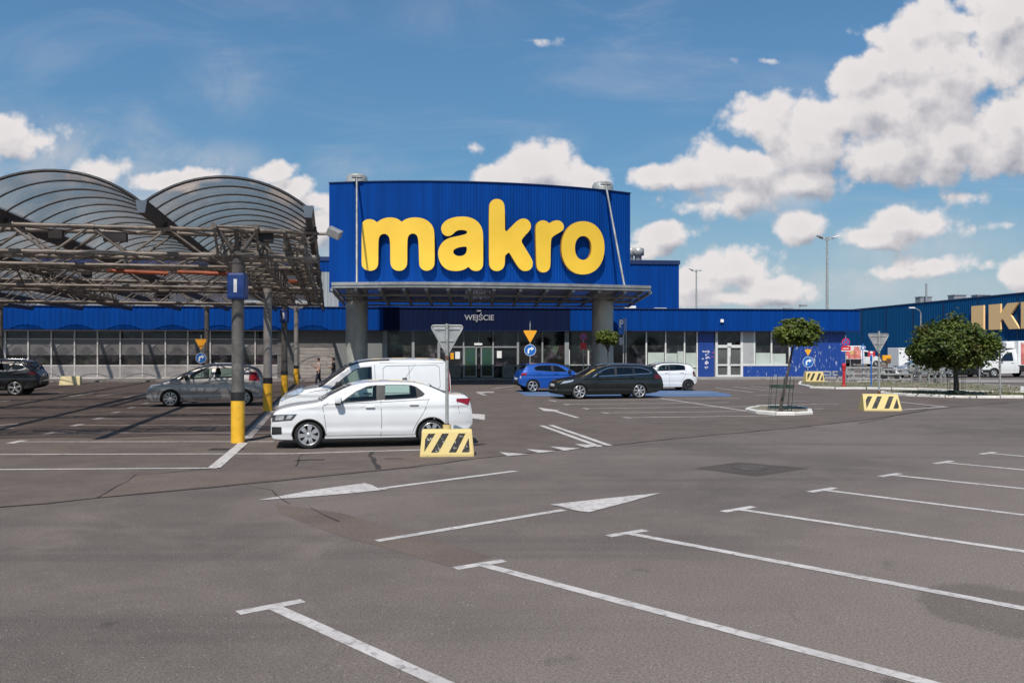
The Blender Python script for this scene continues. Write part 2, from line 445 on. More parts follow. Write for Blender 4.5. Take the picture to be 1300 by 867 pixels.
def canopy_glass():
    m, t, p = new_mat('dirty_canopy_glass')
    g = t.node('ShaderNodeTexCoord').outputs['Object']
    n = t.noise(g, .8, 5, .65, .6)
    tr = t.node('ShaderNodeBsdfTransparent'); tr.inputs['Color'].default_value = (.30,.32,.33,1)
    df = t.node('ShaderNodeBsdfDiffuse'); t.link(t.mix(t.ramp(n,.3,.7), (.22,.22,.21), (.42,.42,.40)), df.inputs['Color'])
    gl = t.node('ShaderNodeBsdfGlossy'); gl.inputs['Roughness'].default_value = .1
    b = t.node('ShaderNodeMixShader'); b.inputs[0].default_value = .90; t.link(tr.outputs[0], b.inputs[1]); t.link(df.outputs[0], b.inputs[2])
    fr = t.node('ShaderNodeFresnel'); fr.inputs['IOR'].default_value = 1.5
    c = t.node('ShaderNodeMixShader'); t.link(fr.outputs[0], c.inputs[0]); t.link(b.outputs[0], c.inputs[1]); t.link(gl.outputs[0], c.inputs[2])
    t.n.remove(p); t.link(c.outputs[0], t.n['Material Output'].inputs['Surface'])
    return m
M['canopy_glass'] = canopy_glass()
def car_glass(name, tint):
    m, t, p = new_mat(name)
    tr = t.node('ShaderNodeBsdfTransparent'); tr.inputs['Color'].default_value = (*tint, 1)
    gl = t.node('ShaderNodeBsdfGlossy'); gl.inputs['Roughness'].default_value = .02
    fr = t.node('ShaderNodeFresnel'); fr.inputs['IOR'].default_value = 1.52
    g = t.node('ShaderNodeTexCoord').outputs['Object']
    n = t.noise(g, 1.5, 2); t.link(t.bump(n, .04, .02), gl.inputs['Normal'])
    c = t.node('ShaderNodeMixShader'); t.link(t.math('ADD', fr.outputs[0], .02), c.inputs[0]); t.link(tr.outputs[0], c.inputs[1]); t.link(gl.outputs[0], c.inputs[2])
    t.n.remove(p); t.link(c.outputs[0], t.n['Material Output'].inputs['Surface'])
    return m
M['carglass'] = car_glass('tinted_car_glass', (.72,.84,.79))
M['carglass_dark'] = car_glass('privacy_car_glass', (.16,.19,.2))
def carpaint(name, col, metal=0.0, rough=.35):
    m = simple(name, col, rough, metal, var=.03, scale=2, coat=1.0, dirt=(tuple(.6*c+.012 for c in col), .12, 1.5))
    return m
M['p_white'] = carpaint('white_car_paint', (.70,.70,.70))
M['p_white2'] = carpaint('white_van_paint', (.68,.68,.675))
M['p_grey'] = carpaint('grey_metallic_paint', (.31,.31,.31), .5, .36)
M['p_dark'] = carpaint('dark_navy_paint', (.004,.006,.011), .2, .3)
M['p_green'] = carpaint('dark_green_paint', (.004,.0075,.008), .2, .28)
M['p_blue'] = carpaint('bright_blue_paint', (.006,.075,.36), .2, .32)
M['p_silver'] = carpaint('silver_paint', (.45,.46,.48), .6, .3)
M['black_plastic'] = simple('black_plastic', (.012,.012,.013), .55, var=.2)
M['trim_dark'] = simple('dark_window_trim', (.03,.027,.026), .3, var=.1)
M['under'] = simple('dark_underside', (.01,.01,.01), .9)
M['interior'] = simple('dark_car_interior', (.035,.035,.037), .8, var=.2)
M['seat'] = simple('car_seat_cloth', (.055,.055,.06), .9, var=.3)
M['tyre'] = simple('tyre_rubber', (.016,.016,.016), .85, var=.25, scale=20)
M['rim'] = simple('silver_wheel', (.55,.55,.56), .3, .7, var=.08)
M['rim_dark'] = simple('dark_wheel', (.05,.05,.055), .45, .3, var=.15)
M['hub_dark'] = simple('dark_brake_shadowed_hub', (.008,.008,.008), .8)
M['chrome'] = simple('chrome_trim', (.75,.75,.76), .15, 1.0, var=.03)
M['tail'] = simple('red_tail_lamp', (.23,.004,.010), .15, var=.25, scale=14, coat=.8)
M['tail_dark'] = simple('dark_red_tail_lamp', (.09,.003,.006), .15, var=.25, scale=14, coat=.8)
M['lamp'] = simple('clear_head_lamp', (.55,.57,.6), .08, .5, var=.35, scale=18, coat=1.0)
M['lamp_dark'] = simple('smoked_head_lamp', (.10,.105,.115), .08, .5, var=.6, scale=16, coat=1.0)
M['plate'] = simple('white_number_plate', (.7,.7,.68), .5)
def food(name, sc, seed):
    m, t, p = new_mat(name)
    g = t.node('ShaderNodeTexCoord').outputs['Object']
    mp = t.node('ShaderNodeMapping'); t.link(g, mp.inputs['Vector']); mp.inputs['Location'].default_value = (seed, seed*.7, seed*.3)
    v = t.node('ShaderNodeTexVoronoi'); v.inputs['Scale'].default_value = sc; t.link(mp.outputs[0], v.inputs['Vector'])
    sx = t.node('ShaderNodeSeparateColor'); t.link(v.outputs['Color'], sx.inputs[0])
    r = t.node('ShaderNodeValToRGB'); t.link(sx.outputs[0], r.inputs[0]); cr = r.color_ramp; cr.interpolation = 'CONSTANT'
    cols = [(.0,(.62,.03,.05)),(.3,(.75,.2,.16)),(.5,(.68,.06,.08)),(.62,(.08,.16,.04)),(.74,(.75,.7,.66)),(.86,(.62,.12,.1)),(.94,(.7,.42,.1))]
    cr.elements[0].position = 0; cr.elements[0].color = (*cols[0][1],1); cr.elements[1].position = cols[1][0]; cr.elements[1].color = (*cols[1][1],1)
    for ps, cc in cols[2:]:
        e = cr.elements.new(ps); e.color = (*cc,1)
    n = t.noise(mp.outputs[0], sc*3, 4, .7)
    c = t.mix(t.ramp(n, .35, .7, 0, .5), r.outputs[0], (.8,.55,.5)); c = t.mix(t.ramp(v.outputs['Distance'], .35, .75, 0, .5), c, (.2,.02,.02))
    t.link(c, p.inputs['Base Color']); p.inputs['Roughness'].default_value = .4
    return m
M['food_a'] = food('meat_picture_wrap', 1.6, 3.1); M['food_b'] = food('strawberry_picture_wrap', 1.0, 8.4)
def leaf(name, a, b, c3):
    m, t, p = new_mat(name)
    g = t.node('ShaderNodeNewGeometry').outputs['Position']
    at = t.node('ShaderNodeAttribute'); at.attribute_name = 'tone'
    n = t.noise(g, 1.6, 3, .6)
    c = t.mix(at.outputs['Fac'], a, b); c = t.mix(t.ramp(n, .5, .75, 0, .6), c, c3)
    df = t.node('ShaderNodeBsdfTranslucent'); t.link(c, df.inputs['Color'])
    t.link(c, p.inputs['Base Color']); p.inputs['Roughness'].default_value = .5
    mx = t.node('ShaderNodeMixShader'); mx.inputs[0].default_value = .36
    t.link(p.outputs[0], mx.inputs[1]); t.link(df.outputs[0], mx.inputs[2]); t.link(mx.outputs[0], t.n['Material Output'].inputs['Surface'])
    return m
M['leaf'] = leaf('maple_leaves', (.042,.074,.010), (.18,.22,.030), (.20,.19,.028))
M['leaf_red'] = leaf('bronze_green_leaves', (.032,.062,.010), (.14,.18,.024), (.18,.11,.026))
M['bark'] = simple('tree_bark', (.075,.06,.048), .95, var=.35, scale=8, bump=.6, bscale=18)
M['wire'] = simple('green_wire_guard', (.02,.05,.035), .6)
M['skin'] = simple('skin', (.5,.28,.2), .6); M['hair'] = simple('dark_hair', (.015,.011,.009), .7)
M['shirt_pale'] = simple('pale_shirt', (.58,.45,.40), .9); M['shirt_black'] = simple('black_top', (.015,.015,.018), .9)
M['trousers'] = simple('navy_trousers', (.02,.025,.045), .9); M['phone'] = simple('black_phone', (.01,.01,.012), .3)
# ------------------------------------------------------------------ camera
cam = bpy.data.cameras.new('camera'); cam.lens = 36.0*F/1300.0; cam.sensor_width = 36.0
cam.shift_y = (HY-433.5)/1300.0; cam.clip_end = 4000; cam.clip_start = .1
co = bpy.data.objects.new('camera', cam); C.objects.link(co)
co.location = (0,0,EYE); co.rotation_euler = (R(90),0,0)
scene.camera = co

# ------------------------------------------------------------------ sun + sky
SUN_EL, SUN_AZ = R(51), R(11)
sd = bpy.data.lights.new('sun', 'SUN'); sd.energy = 4.3; sd.angle = R(.53); sd.color = (1,.955,.89)
so = bpy.data.objects.new('sun', sd); C.objects.link(so)
ld = Vector((math.sin(SUN_AZ)*math.cos(SUN_EL), math.cos(SUN_AZ)*math.cos(SUN_EL), -math.sin(SUN_EL)))
so.rotation_euler = ld.to_track_quat('-Z','Y').to_euler(); so.location = (-10,-30,40)

def world():
    w = bpy.data.worlds.new('World'); scene.world = w; w.use_nodes = True
    t = NT(w.node_tree); bg = t.n['Background']
    sky = t.node('ShaderNodeTexSky'); sky.sky_type = 'NISHITA'; sky.sun_disc = False
    sky.sun_elevation = SUN_EL; sky.sun_rotation = math.pi+SUN_AZ
    sky.air_density = 1.0; sky.dust_density = .5; sky.ozone_density = 2.0; sky.altitude = 200
    S = .1
    d = t.node('ShaderNodeTexCoord').outputs['Generated']
    sx = t.node('ShaderNodeSeparateXYZ'); t.link(d, sx.inputs[0])
    ay = t.math('MAXIMUM', t.math('ABSOLUTE', sx.outputs[1]), .02)
    u = t.math('DIVIDE', sx.outputs[0], ay); v = t.math('DIVIDE', sx.outputs[2], ay)
    cb = t.node('ShaderNodeCombineXYZ'); t.link(u, cb.inputs[0]); t.link(v, cb.inputs[1]); P = cb.outputs[0]
    # (col, row, rx, ry, weight) of the cumulus masses, as directions ahead of the lot
    B = [(1230,95,150,92,1),(1130,140,120,70,1),(1040,180,110,62,1),(940,212,80,42,1),(1210,185,120,55,.95),(1285,150,90,95,1),(1090,105,60,42,.9),
         (1195,35,85,50,1),(1275,20,90,62,1),(975,160,60,45,.9),(880,222,60,28,.9),(830,222,60,24,.85),(1020,232,80,26,.8),(1350,180,120,90,1),(1180,120,90,60,1),
         (690,218,80,42,1),(640,228,55,26,.9),(745,228,60,28,.9),(600,188,36,15,.62),(700,238,90,22,.8),
         (900,262,110,17,.5),(930,250,80,22,.6),(1015,287,42,27,.95),(1150,284,78,34,1),(1110,300,62,18,.8),(1195,338,75,20,.85),(1150,347,60,12,.6),
         (1237,193,24,22,.6),(842,300,52,26,.95),(820,318,60,16,.8),(935,340,75,38,1),(880,362,70,26,.85),(985,368,70,24,.9),(930,378,130,14,.7),(1300,352,38,28,.9),(1330,330,50,16,.6),
         (1290,285,34,10,.5),(40,180,80,34,.58),(0,165,60,30,.62),(130,214,70,18,.45),(1135,195,100,52,1),(1060,155,75,50,1),(1155,85,75,60,1),(205,230,56,20,.9),(250,222,36,14,.6),(355,218,34,20,.95),(372,240,32,26,.9),
         (402,292,34,34,.9),(396,255,26,16,.7),(-140,200,110,60,.8),(1110,45,34,20,.5),(930,75,26,13,.42),(975,78,32,10,.45),(680,52,30,9,.33),(1230,250,60,14,.35)]
    def blobs(p):
        acc = None
        for (bx,by,rx,ry,wt) in B:
            c = Vector(((bx-CX)/F, (HY-by)/F, 0)); ir = Vector((F/rx, F/ry, 0))
            l = t.vmath('LENGTH', t.vmath('MULTIPLY_ADD', p, tuple(ir), tuple(-Vector((c.x*ir.x, c.y*ir.y, 0)))))
            f = t.math('MULTIPLY_ADD', l, -wt, wt)
            acc = f if acc is None else t.math('SMOOTH_MAX', acc, f, .12)
        return acc
    def field(p):
        acc = blobs(p)
        n = t.noise(p, 7.5, 10, .59, .3)
        wv = t.vmath('MULTIPLY_ADD', t.n[-1].outputs['Color'], (.012,.012,0), p)
        vo = t.node('ShaderNodeTexVoronoi', feature='F1'); t.link(wv, vo.inputs['Vector'])
        vo.voronoi_dimensions = '2D'; vo.inputs['Scale'].default_value = 17; vo.inputs['Detail'].default_value = 3; vo.inputs['Roughness'].default_value = .48; vo.inputs['Lacunarity'].default_value = 2.2
        a = t.math('ADD', acc, t.math('MULTIPLY_ADD', n, 1.15, -.36))
        return t.math('ADD', a, t.math('MULTIPLY_ADD', vo.outputs['Distance'], -.66, .29)), acc
    f0, a0 = field(P)
    f1, a1 = field(t.vmath('ADD', P, (-.007,.017,0)))
    a2 = blobs(t.vmath('ADD', P, (-.015,.05,0)))
    dens = t.ramp(f0, .03, .40)
    body = t.ramp(f0, .2, 1.15)
    lit = t.math('ADD', t.math('MULTIPLY', t.math('SUBTRACT', f0, f1), 1.15), .80)
    lit = t.math('ADD', lit, t.math('MULTIPLY', t.math('MINIMUM', t.math('SUBTRACT', a0, a2), .2), .42), clamp=True)
    lit = t.math('SUBTRACT', lit, t.math('MULTIPLY', body, .14), clamp=True)
    k = 1.0/S
    ccol = t.mix(lit, (.33*k,.345*k,.40*k), (.75*k,.712*k,.708*k))
    # high thin cirrus, wispy
    mp = t.node('ShaderNodeMapping'); t.link(P, mp.inputs['Vector']); mp.inputs['Scale'].default_value = (1.3,4.2,1); mp.inputs['Rotation'].default_value = (0,0,R(-14))
    ci = t.noise(mp.outputs[0], 2.6, 7, .62, .8)
    cirrus = t.math('MULTIPLY', t.ramp(ci, .46, .85, 0, .46), t.ramp(v, .0, .3, 1, .55))
    gr = t.ramp(v, .06, .36, .66, 1.0, False)
    gv = t.node('ShaderNodeCombineColor')
    for i, cf in enumerate((.62,.90,1.0)): t.link(t.math('MULTIPLY', gr, cf), gv.inputs[i])
    skc = t.mix(1.0, sky.outputs[0], gv.outputs[0], 'MULTIPLY')
    skc = t.mix(cirrus, skc, (.62*k,.60*k,.62*k))
    # pale air low over the horizon
    hz = t.math('MULTIPLY', t.ramp(v, .0, .21, .85, 0), t.ramp(u, -.5, .2, .95, 1))
    skc = t.mix(hz, skc, (.40*k,.49*k,.57*k))
    up = t.ramp(sx.outputs[2], -.01, .02)
    vacc = None
    for (bx,by,rx,ry,wt) in [(120,205,170,48,.75),(-20,175,130,60,.6),(255,205,120,34,.5),(965,248,120,34,.9),(450,212,80,26,.5),(1060,362,280,30,.6),(1160,312,150,46,.6),(290,105,80,60,.28),(700,180,60,24,.3),(1245,300,110,60,.3),(560,20,120,40,.12),(130,300,300,95,.85),(60,230,160,60,.7)]:
        c = Vector(((bx-CX)/F, (HY-by)/F, 0)); ir = Vector((F/rx, F/ry, 0))
        l = t.vmath('LENGTH', t.vmath('MULTIPLY_ADD', P, tuple(ir), tuple(-Vector((c.x*ir.x, c.y*ir.y, 0)))))
        f = t.math('MULTIPLY', t.ramp(l, 0, 1.25, 1, 0), wt); vacc = f if vacc is None else t.math('MAXIMUM', vacc, f)
    veil = t.math('MULTIPLY', vacc, t.ramp(t.noise(P, 8, 6, .62, .6), .34, .66, .1, 1))
    skc = t.mix(t.math('MULTIPLY', veil, .85), skc, (.60*k,.585*k,.595*k))
    out = t.mix(t.math('MULTIPLY', dens, up), skc, ccol)
    w.cycles.sampling_method = 'MANUAL'; w.cycles.sample_map_resolution = 256
    t.link(out, bg.inputs['Color']); bg.inputs['Strength'].default_value = S
world()
vs = scene.view_settings; vs.view_transform = 'Standard'; vs.look = 'None'; vs.exposure = 0.12; vs.gamma = 1.0; vs.use_curve_mapping = False
scene.cycles.max_bounces = 8; scene.cycles.transparent_max_bounces = 16
scene.cycles.use_denoising = True

# ------------------------------------------------------------------ ground
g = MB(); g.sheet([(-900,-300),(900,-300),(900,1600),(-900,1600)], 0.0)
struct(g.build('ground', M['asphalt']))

def sheet_px(name, pts, mat, z, jag=0):
    P = [G(*p) for p in pts]
    a = sum(P[i].x*P[(i+1)%len(P)].y-P[(i+1)%len(P)].x*P[i].y for i in range(len(P)))
    if a < 0: P = P[::-1]
    if jag:
        rnd = random.Random(len(P)*7+int(P[0].x*10)); Q = []
        for i in range(len(P)):
            a, b = P[i], P[(i+1)%len(P)]; n = max(1, int((b-a).length/.5))
            for k in range(n):
                q = a.lerp(b, k/n); Q.append(q+Vector((rnd.uniform(-jag,jag), rnd.uniform(-jag,jag), 0)))
        P = Q
    flat, tris = fill_loops([[(p.x,p.y) for p in P]])
    m = MB(); m.add([(p[0],p[1],z) for p in flat], tris)
    o = m.build(name, mat); bmf(o); return struct(o)
def bmf(o):
    bm = bmesh.new(); bm.from_mesh(o.data)
    for f in bm.faces:
        f.normal_update()
        if f.normal.z < 0: f.normal_flip()
    bm.to_mesh(o.data); bm.free()

# older, browner asphalt of the parking lot beyond the seam
seam = [(-60,650),(0,644),(60,639),(120,633),(210,624),(300,616),(433,602),(520,594),(600,582.5),(700,572.5),(790,564),(866,556),(1000,544),(1100,533),(1190,519),(1330,507)]
sheet_px('lot_pavement', seam+[(1330,500),(1240,490),(900,487),(0,489),(-60,489)], M['patch_lot'], .004)
sheet_px('pavement_patch', [(352,639),(437,652),(520,677),(622,706),(577,722),(500,699),(425,678),(352,650)], M['patch_brown'], .002, .02)
sheet_px('pavement_patch', [(880,594.5),(937,586.5),(1027,594.5),(960,605)], M['patch_dark'], .002, .015)
sheet_px('pavement_patch', [(176,602),(215,600.5),(480,596),(470,578),(585,581),(520,592.5),(433,600.5),(300,614.5),(126,631.5)], M['patch_brown'], .0065, .02)
# manhole cover inside the dark patch
mh = G(953,594); m = MB(); m.lathe([(.31,.0),(.31,.012),(.27,.012),(.27,.009),(.0,.009)], 24, origin=(mh.x,mh.y,.006)); 
for k in range(-4,5):
    m.box((mh.x-.2, mh.y+k*.05-.008, .014), (mh.x+.2, mh.y+k*.05+.008, .019))
tag(m.build('manhole_cover', simple('cast_iron', (.095,.083,.076), .75, .1, var=.3)), 'round iron manhole cover set in the dark asphalt patch', 'manhole cover')
# drain grate at the foot of the nearest canopy pole
dg_ = G(287,570.5); m = MB()
m.box((dg_.x-.36,dg_.y-.17,.002),(dg_.x+.36,dg_.y+.17,.007), 1)
for k in range(9): m.box((dg_.x-.33+k*.08,dg_.y-.15,.007),(dg_.x-.33+k*.08+.035,dg_.y+.15,.014), 0)
tag(m.build('drain_grate', [simple('rusty_grate', (.09,.075,.065), .8, .3, var=.3), M['under']]), 'rusty slotted drain grate at the foot of the nearest canopy pole', 'drain')

def seam_strip(name, pts, w, jit=.05, seed=1):
    rnd = random.Random(seed); P = []
    raw = [G(*p) for p in pts]
    for a, b in zip(raw[:-1], raw[1:]):
        n = max(1, int((b-a).length/.35))
        for k in range(n): P.append(a.lerp(b, k/n)+Vector((rnd.uniform(-jit,jit), rnd.uniform(-jit,jit), 0)))
    P.append(raw[-1]); m = MB(); L = []
    for i, p in enumerate(P):
        d = (P[min(i+1,len(P)-1)]-P[max(i-1,0)]).normalized(); n = Vector((-d.y,d.x,0)); ww = w*rnd.uniform(.35,1.25)/2
        L.append((p+n*ww, p-n*ww))
    for (a,b),(c,d) in zip(L[:-1], L[1:]):
        m.add([(v.x,v.y,.0085) for v in (b,d,c,a)], [(0,1,2,3)])
    o = m.build(name, M['tar']); bmf(o); return struct(o)
seam_strip('pavement_crack', seam, .045, .03, 3)
seam_strip('pavement_crack', [(126,632),(150,618),(172,603),(215,600),(280,594.5)], .03, .035, 4)
seam_strip('pavement_crack', [(375,592),(378,585),(384,577)], .03, .03, 5)
seam_strip('pavement_crack', [(470,574),(474,582),(480,596)], .10, .06, 6)
seam_strip('pavement_crack', [(312,616),(345,622),(368,640)], .02, .03, 7)
seam_strip('pavement_crack', [(395,645),(415,655),(430,662)], .02, .03, 8)
seam_strip('pavement_crack', [(1090,538),(1140,527),(1172,522),(1180,515)], .04, .04, 9)
seam_strip('pavement_crack', [(375,585),(395,583.5),(412,584)], .12, .03, 10)
seam_strip('pavement_crack', [(488,583),(500,582),(512,583)], .10, .03, 11)

# ------------------------------------------------------------------ painted markings
_lr = random.Random(77)
def line_pts(mb, a, b, w, z=.016):
    a = Vector((a.x,a.y,z)); b = Vector((b.x,b.y,z)); d = (b-a).normalized(); n = Vector((-d.y,d.x,0))*w/2
    N = max(1, int((b-a).length/.22)); L = []
    for k in range(N+1):      # hand-laid edges are never quite straight
        p = a.lerp(b, k/N); L.append((p-n*(1+_lr.uniform(-.07,.05)), p+n*(1+_lr.uniform(-.07,.05))))
    for (p0,p1),(q0,q1) in zip(L[:-1],L[1:]): mb.add([p0,q0,q1,p1], [(0,1,2,3)])
def marking(name, mat='line', lines=(), polys=(), z=.0105):
    m = MB()
    for i, (x0,y0,x1,y1,w) in enumerate(lines): line_pts(m, G(x0,y0), G(x1,y1), w, z+.0009*(i%4))
    for poly in polys:
        P = [G(*p) for p in poly]
        flat, tris = fill_loops([[(p.x,p.y) for p in P]])
        m.add([(p[0],p[1],z+.002) for p in flat], tris)
    o = m.build(name, M[mat]); bmf(o); return struct(o)
# T-headed bays in the foreground
for bar, stem in ([(302,778,385,762.5),(345,769.5,620,894)], [(578,721.5,640,711.5),(612,717,1240,883.5)], [(772,680.5,820,673),(800,677.5,1330,778)],
                  [(918,649.5,957,643),(941,647,1330,704.5)], [(1028,624.5,1060,619.2),(1047,622.2,1330,657.5)], [(1117,605,1142,601),(1132,603,1330,623.5)],
                  [(1187,588.5,1209,585.2),(1198,587,1330,599.3)], [(1245,576.5,1263,574),(1256,575.3,1330,582)]):
    o = marking('bay_marking', 'line', [(*bar,.125)], z=.0035)
    a, b = G(*stem[:2]), G(*stem[2:]); m = MB(); b = a+(b-a).normalized()*5.2; line_pts(m, a, b, .125, .0044)
    bm = bmesh.new(); bm.from_mesh(o.data); n0 = len(bm.verts); vs_ = [bm.verts.new(v) for v in m.v]
    for f in m.f: bm.faces.new([vs_[i] for i in f])
    for f in bm.faces:
        f.normal_update()
        if f.normal.z < 0: f.normal_flip()
    bm.to_mesh(o.data); bm.free()
marking('arrow_marking', 'line', z=.0065, lines=[(478,687,716,647.5,.125)], polys= [[(698,641),(760,634),(839,626),(800,637),(748,650.5),(738,649.5),(724,647),(713,643.5)]])
marking('arrow_marking', 'line', z=.0065, lines=[(655,598,478,621,.125)], polys= [[(328,635.2),(400,622),(463,613.5),(472,616),(480,620),(493,621.5),(440,627),(380,632)]])
marking('lane_edge_marking', 'line', [(687.5,540.5,762,567.5,.15),(699,540,774,566,.15)])
for tri in ([(634,574.5),(671,577),(645,579.5)], [(668,570.5),(706,573.2),(683,575.5)], [(698,567.3),(737,569.6),(716,572.6)], [(729,564),(765,565.5),(744,568.8)]):
    marking('yield_triangle_marking', 'line', polys=[tri])
marking('arrow_marking', 'line', [(704,522,733,530.5,.16)], [[(683,517.5),(711,521.5),(705,522.5),(690,522)]])
marking('arrow_marking', 'line', polys=[[(592,525),(615.5,526.5),(615.5,533.5),(603,532),(590,529)]])
marking('arrow_marking', 'line_worn', polys=[[(604,497.5),(627,497.2),(627,499),(617,499),(612,500.2),(619,502),(614,502.4),(606,499.6)]])
# bays behind the estate car
for l in ([(697,508.3,706,509.8),(702,508.9,940,505.6)], [(716,513.2,722,514.2),(717,513.6,925,511.2)], [(740,518.3,747,519.6),(742,518.9,962,516.2)], [(764,523.8,772,525),(766,524.4,955,522.3)], [(791,529.8,800,531),(793,530.5,985,528)]):
    marking('bay_marking', 'line', [(*l[0],.12),(*l[1],.12)])
marking('row_marking', 'line', [(838,505.8,948,522,.14)])
marking('lane_edge_marking', 'line', [(1030,512.8,1066,513.6,.12),(1002,509.4,1024,509,.10),(1143,510.7,1203,517,.16),(1143,520.8,1200,516.8,.16)])
marking('lane_edge_marking', 'line', [(1005,519.5,1045,519.2,.12),(985,514.4,1036,513.4,.1)])
for l in ((908,492.5,957,498.5),(930,491,980,496.5),(952,490.5,1000,494.5),(975,495.2,1020,497.8),(958,502,990,501.4),(880,497.5,912,497.9)):
    marking('dash_marking', 'line_worn', [(*l,.16)])
for l in ((625,493.5,652,490.4),(600,491.2,622,490.6),(643,494.3,660,494.6),(668,497.6,684,497.9)):
    marking('dash_marking', 'line_worn', [(*l,.2)])
# blue bays for disabled drivers by the entrance
sheet_px('blue_bay_surface', [(656,497),(668,502.8),(748,503.5),(930,503.2),(925,500),(900,496.4),(800,495.6)], M['bay_blue'], .009)
marking('bay_marking', 'line', [(672,501.8,702,501.8,.14),(686,499,720,498.8,.14),(846,499.6,905,498.9,.14),(760,499.5,800,499.3,.14)], z=.0125)
# left lot
for l in ((-60,597,276,594.5),(-60,577.4,366,576.3)):
    marking('bay_marking', 'line', [(*l,.115)])
for b, l in (((12,563.2,31,559.4),(22,561.2,348,561)), ((57,551.5,72,548.3),(64,549.8,348,550)), ((92,541.3,103,538.8),(98,540.2,348,540.5)), ((120,532.8,129,530.6),(124,531.9,348,532.5)),
             ((143,524.6,151,522.9),(148,523.8,346,525)), ((163,518.3,171,516.9),(168,517.6,342,518.5)), ((182,513,188,511.8),(185,512.5,340,513))):
    marking('bay_marking', 'line', [(*b,.2),(*l,.115)])
marking('bay_marking', 'line', [(366,576.3,536,571.3,.115)])
marking('row_marking', 'line', [(272,594.5,309,562.5,.22)], z=.0145)
marking('row_marking', 'line_worn', [(312,557.5,345.5,521,.26),(346,520,362,504,.26)], z=.0145)
for l in ((-10,541.3,24,537.8),(-10,545,18,543.4),(88,503.6,118,499.2),(123,502.9,140,500.9),(142,500.2,160,498.4),(158,505,188,499.8),(30,507.2,47,507),(0,510,14,508.4),(60,498.6,80,497.6)):
    marking('dash_marking', 'line', [(*l,.16)])

# ------------------------------------------------------------------ kerbs, verges, planter
def island(name, pts, h=.115, kw=.16, top='soil', jag=.0):
    P = [G(p[0],p[1]) for p in pts]
    a = sum(P[i].x*P[(i+1)%len(P)].y-P[(i+1)%len(P)].x*P[i].y for i in range(len(P)))
    if a < 0: P = P[::-1]
    Q = []; rnd = random.Random(int(P[0].x*31))
    for i in range(len(P)):
        a, b = P[i], P[(i+1)%len(P)]; n = max(1, int((b-a).length/.9))
        for k in range(n): Q.append(a.lerp(b, k/n))
    P = Q; n = len(P); I = []
    for i in range(n):
        d = (P[(i+1)%n]-P[i-1]).normalized(); nn = Vector((-d.y,d.x,0)); I.append(P[i]+nn*kw)
    m = MB()
    for i in range(n):   # one kerb stone per stretch, slightly out of line with the next
        j = (i+1)%n; dz = rnd.uniform(-.015,.015); gap = .02
        d = (P[j]-P[i])
        a, b = P[i]+d*gap, P[j]-d*gap; c, e = I[j]-d*gap, I[i]+d*gap
        ch = Vector((0,0,0)); inn = (I[i]-P[i]).normalized()*.03
        vs = [Vector((a.x,a.y,0)),Vector((b.x,b.y,0)),Vector((c.x,c.y,0)),Vector((e.x,e.y,0)),
              Vector((a.x,a.y,h-.03+dz)),Vector((b.x,b.y,h-.03+dz)),Vector((c.x,c.y,h+dz)),Vector((e.x,e.y,h+dz)),
              Vector((a.x,a.y,h+dz))+inn,Vector((b.x,b.y,h+dz))+inn]
        m.add(vs, [(0,1,5,4),(4,5,9,8),(8,9,6,7),(2,3,7,6),(1,2,6,9,5),(3,0,4,8,7)])
    o = m.build(name, M['kerb'], recalc=True); struct(o)
    flat, tris = fill_loops([[(p.x,p.y) for p in I]])
    m = MB(); m.add([(p[0],p[1],h-.02) for p in flat], tris); t = m.build('verge_ground', M[top]); bmf(t); struct(t)
    return I
def tufts(name, polys, n, hgt, seed, z=.11):
    rnd = random.Random(seed); m = MB()
    from mathutils.geometry import intersect_point_tri_2d
    for poly in polys:
        flat, tris = fill_loops([[(p.x,p.y) for p in poly]])
        ar = [abs((flat[t[1]][0]-flat[t[0]][0])*(flat[t[2]][1]-flat[t[0]][1])-(flat[t[2]][0]-flat[t[0]][0])*(flat[t[1]][1]-flat[t[0]][1])) for t in tris]
        for _ in range(n):
            t = rnd.choices(tris, ar)[0]; a, b = rnd.random(), rnd.random()
            if a+b > 1: a, b = 1-a, 1-b
            p = [flat[t[0]][i]*(1-a-b)+flat[t[1]][i]*a+flat[t[2]][i]*b for i in (0,1)]
            from mathutils import noise
            if noise.noise(Vector((p[0]*.5,p[1]*.5,seed))) < -.05+rnd.uniform(-.2,.2): continue
            for _k in range(4):
                an = rnd.uniform(0,6.28); l = hgt*rnd.uniform(.4,1.1); w = .012; dx, dy = math.cos(an), math.sin(an); le = rnd.uniform(.2,.7)*l
                x, y = p[0]+rnd.uniform(-.05,.05), p[1]+rnd.uniform(-.05,.05)
                m.add([(x-dy*w,y+dx*w,z),(x+dy*w,y-dx*w,z),(x+dx*le,y+dy*le,z+l)], [(0,1,2)])
    o = m.build(name, M['grass']); tag(o, 'dry grass tufts on the kerbed verges at the right of the lot', 'grass', kind='stuff'); return o
IA = island('kerb', [(1013,489.3),(1028,492.8),(1060,494),(1100,494),(1165,495.3),(1245,499),(1300,500.5),(1300,493),(1240,489.3),(1160,486.3),(1015,485.8)])
IB = island('kerb', [(1116,500.3),(1150,502.8),(1200,504.7),(1240,505.6),(1330,505.6),(1330,498.5),(1245,499.8),(1180,498.8),(1120,499)], jag=.02)
IP = island('kerb', [(946,522.3),(960,525.3),(985,527.3),(1010,527.3),(1032,525.8),(1031,522.6),(1020,519),(990,517.3),(962,518)])
tufts('grass', [IA, IB], 1000, .11, 5, .095)
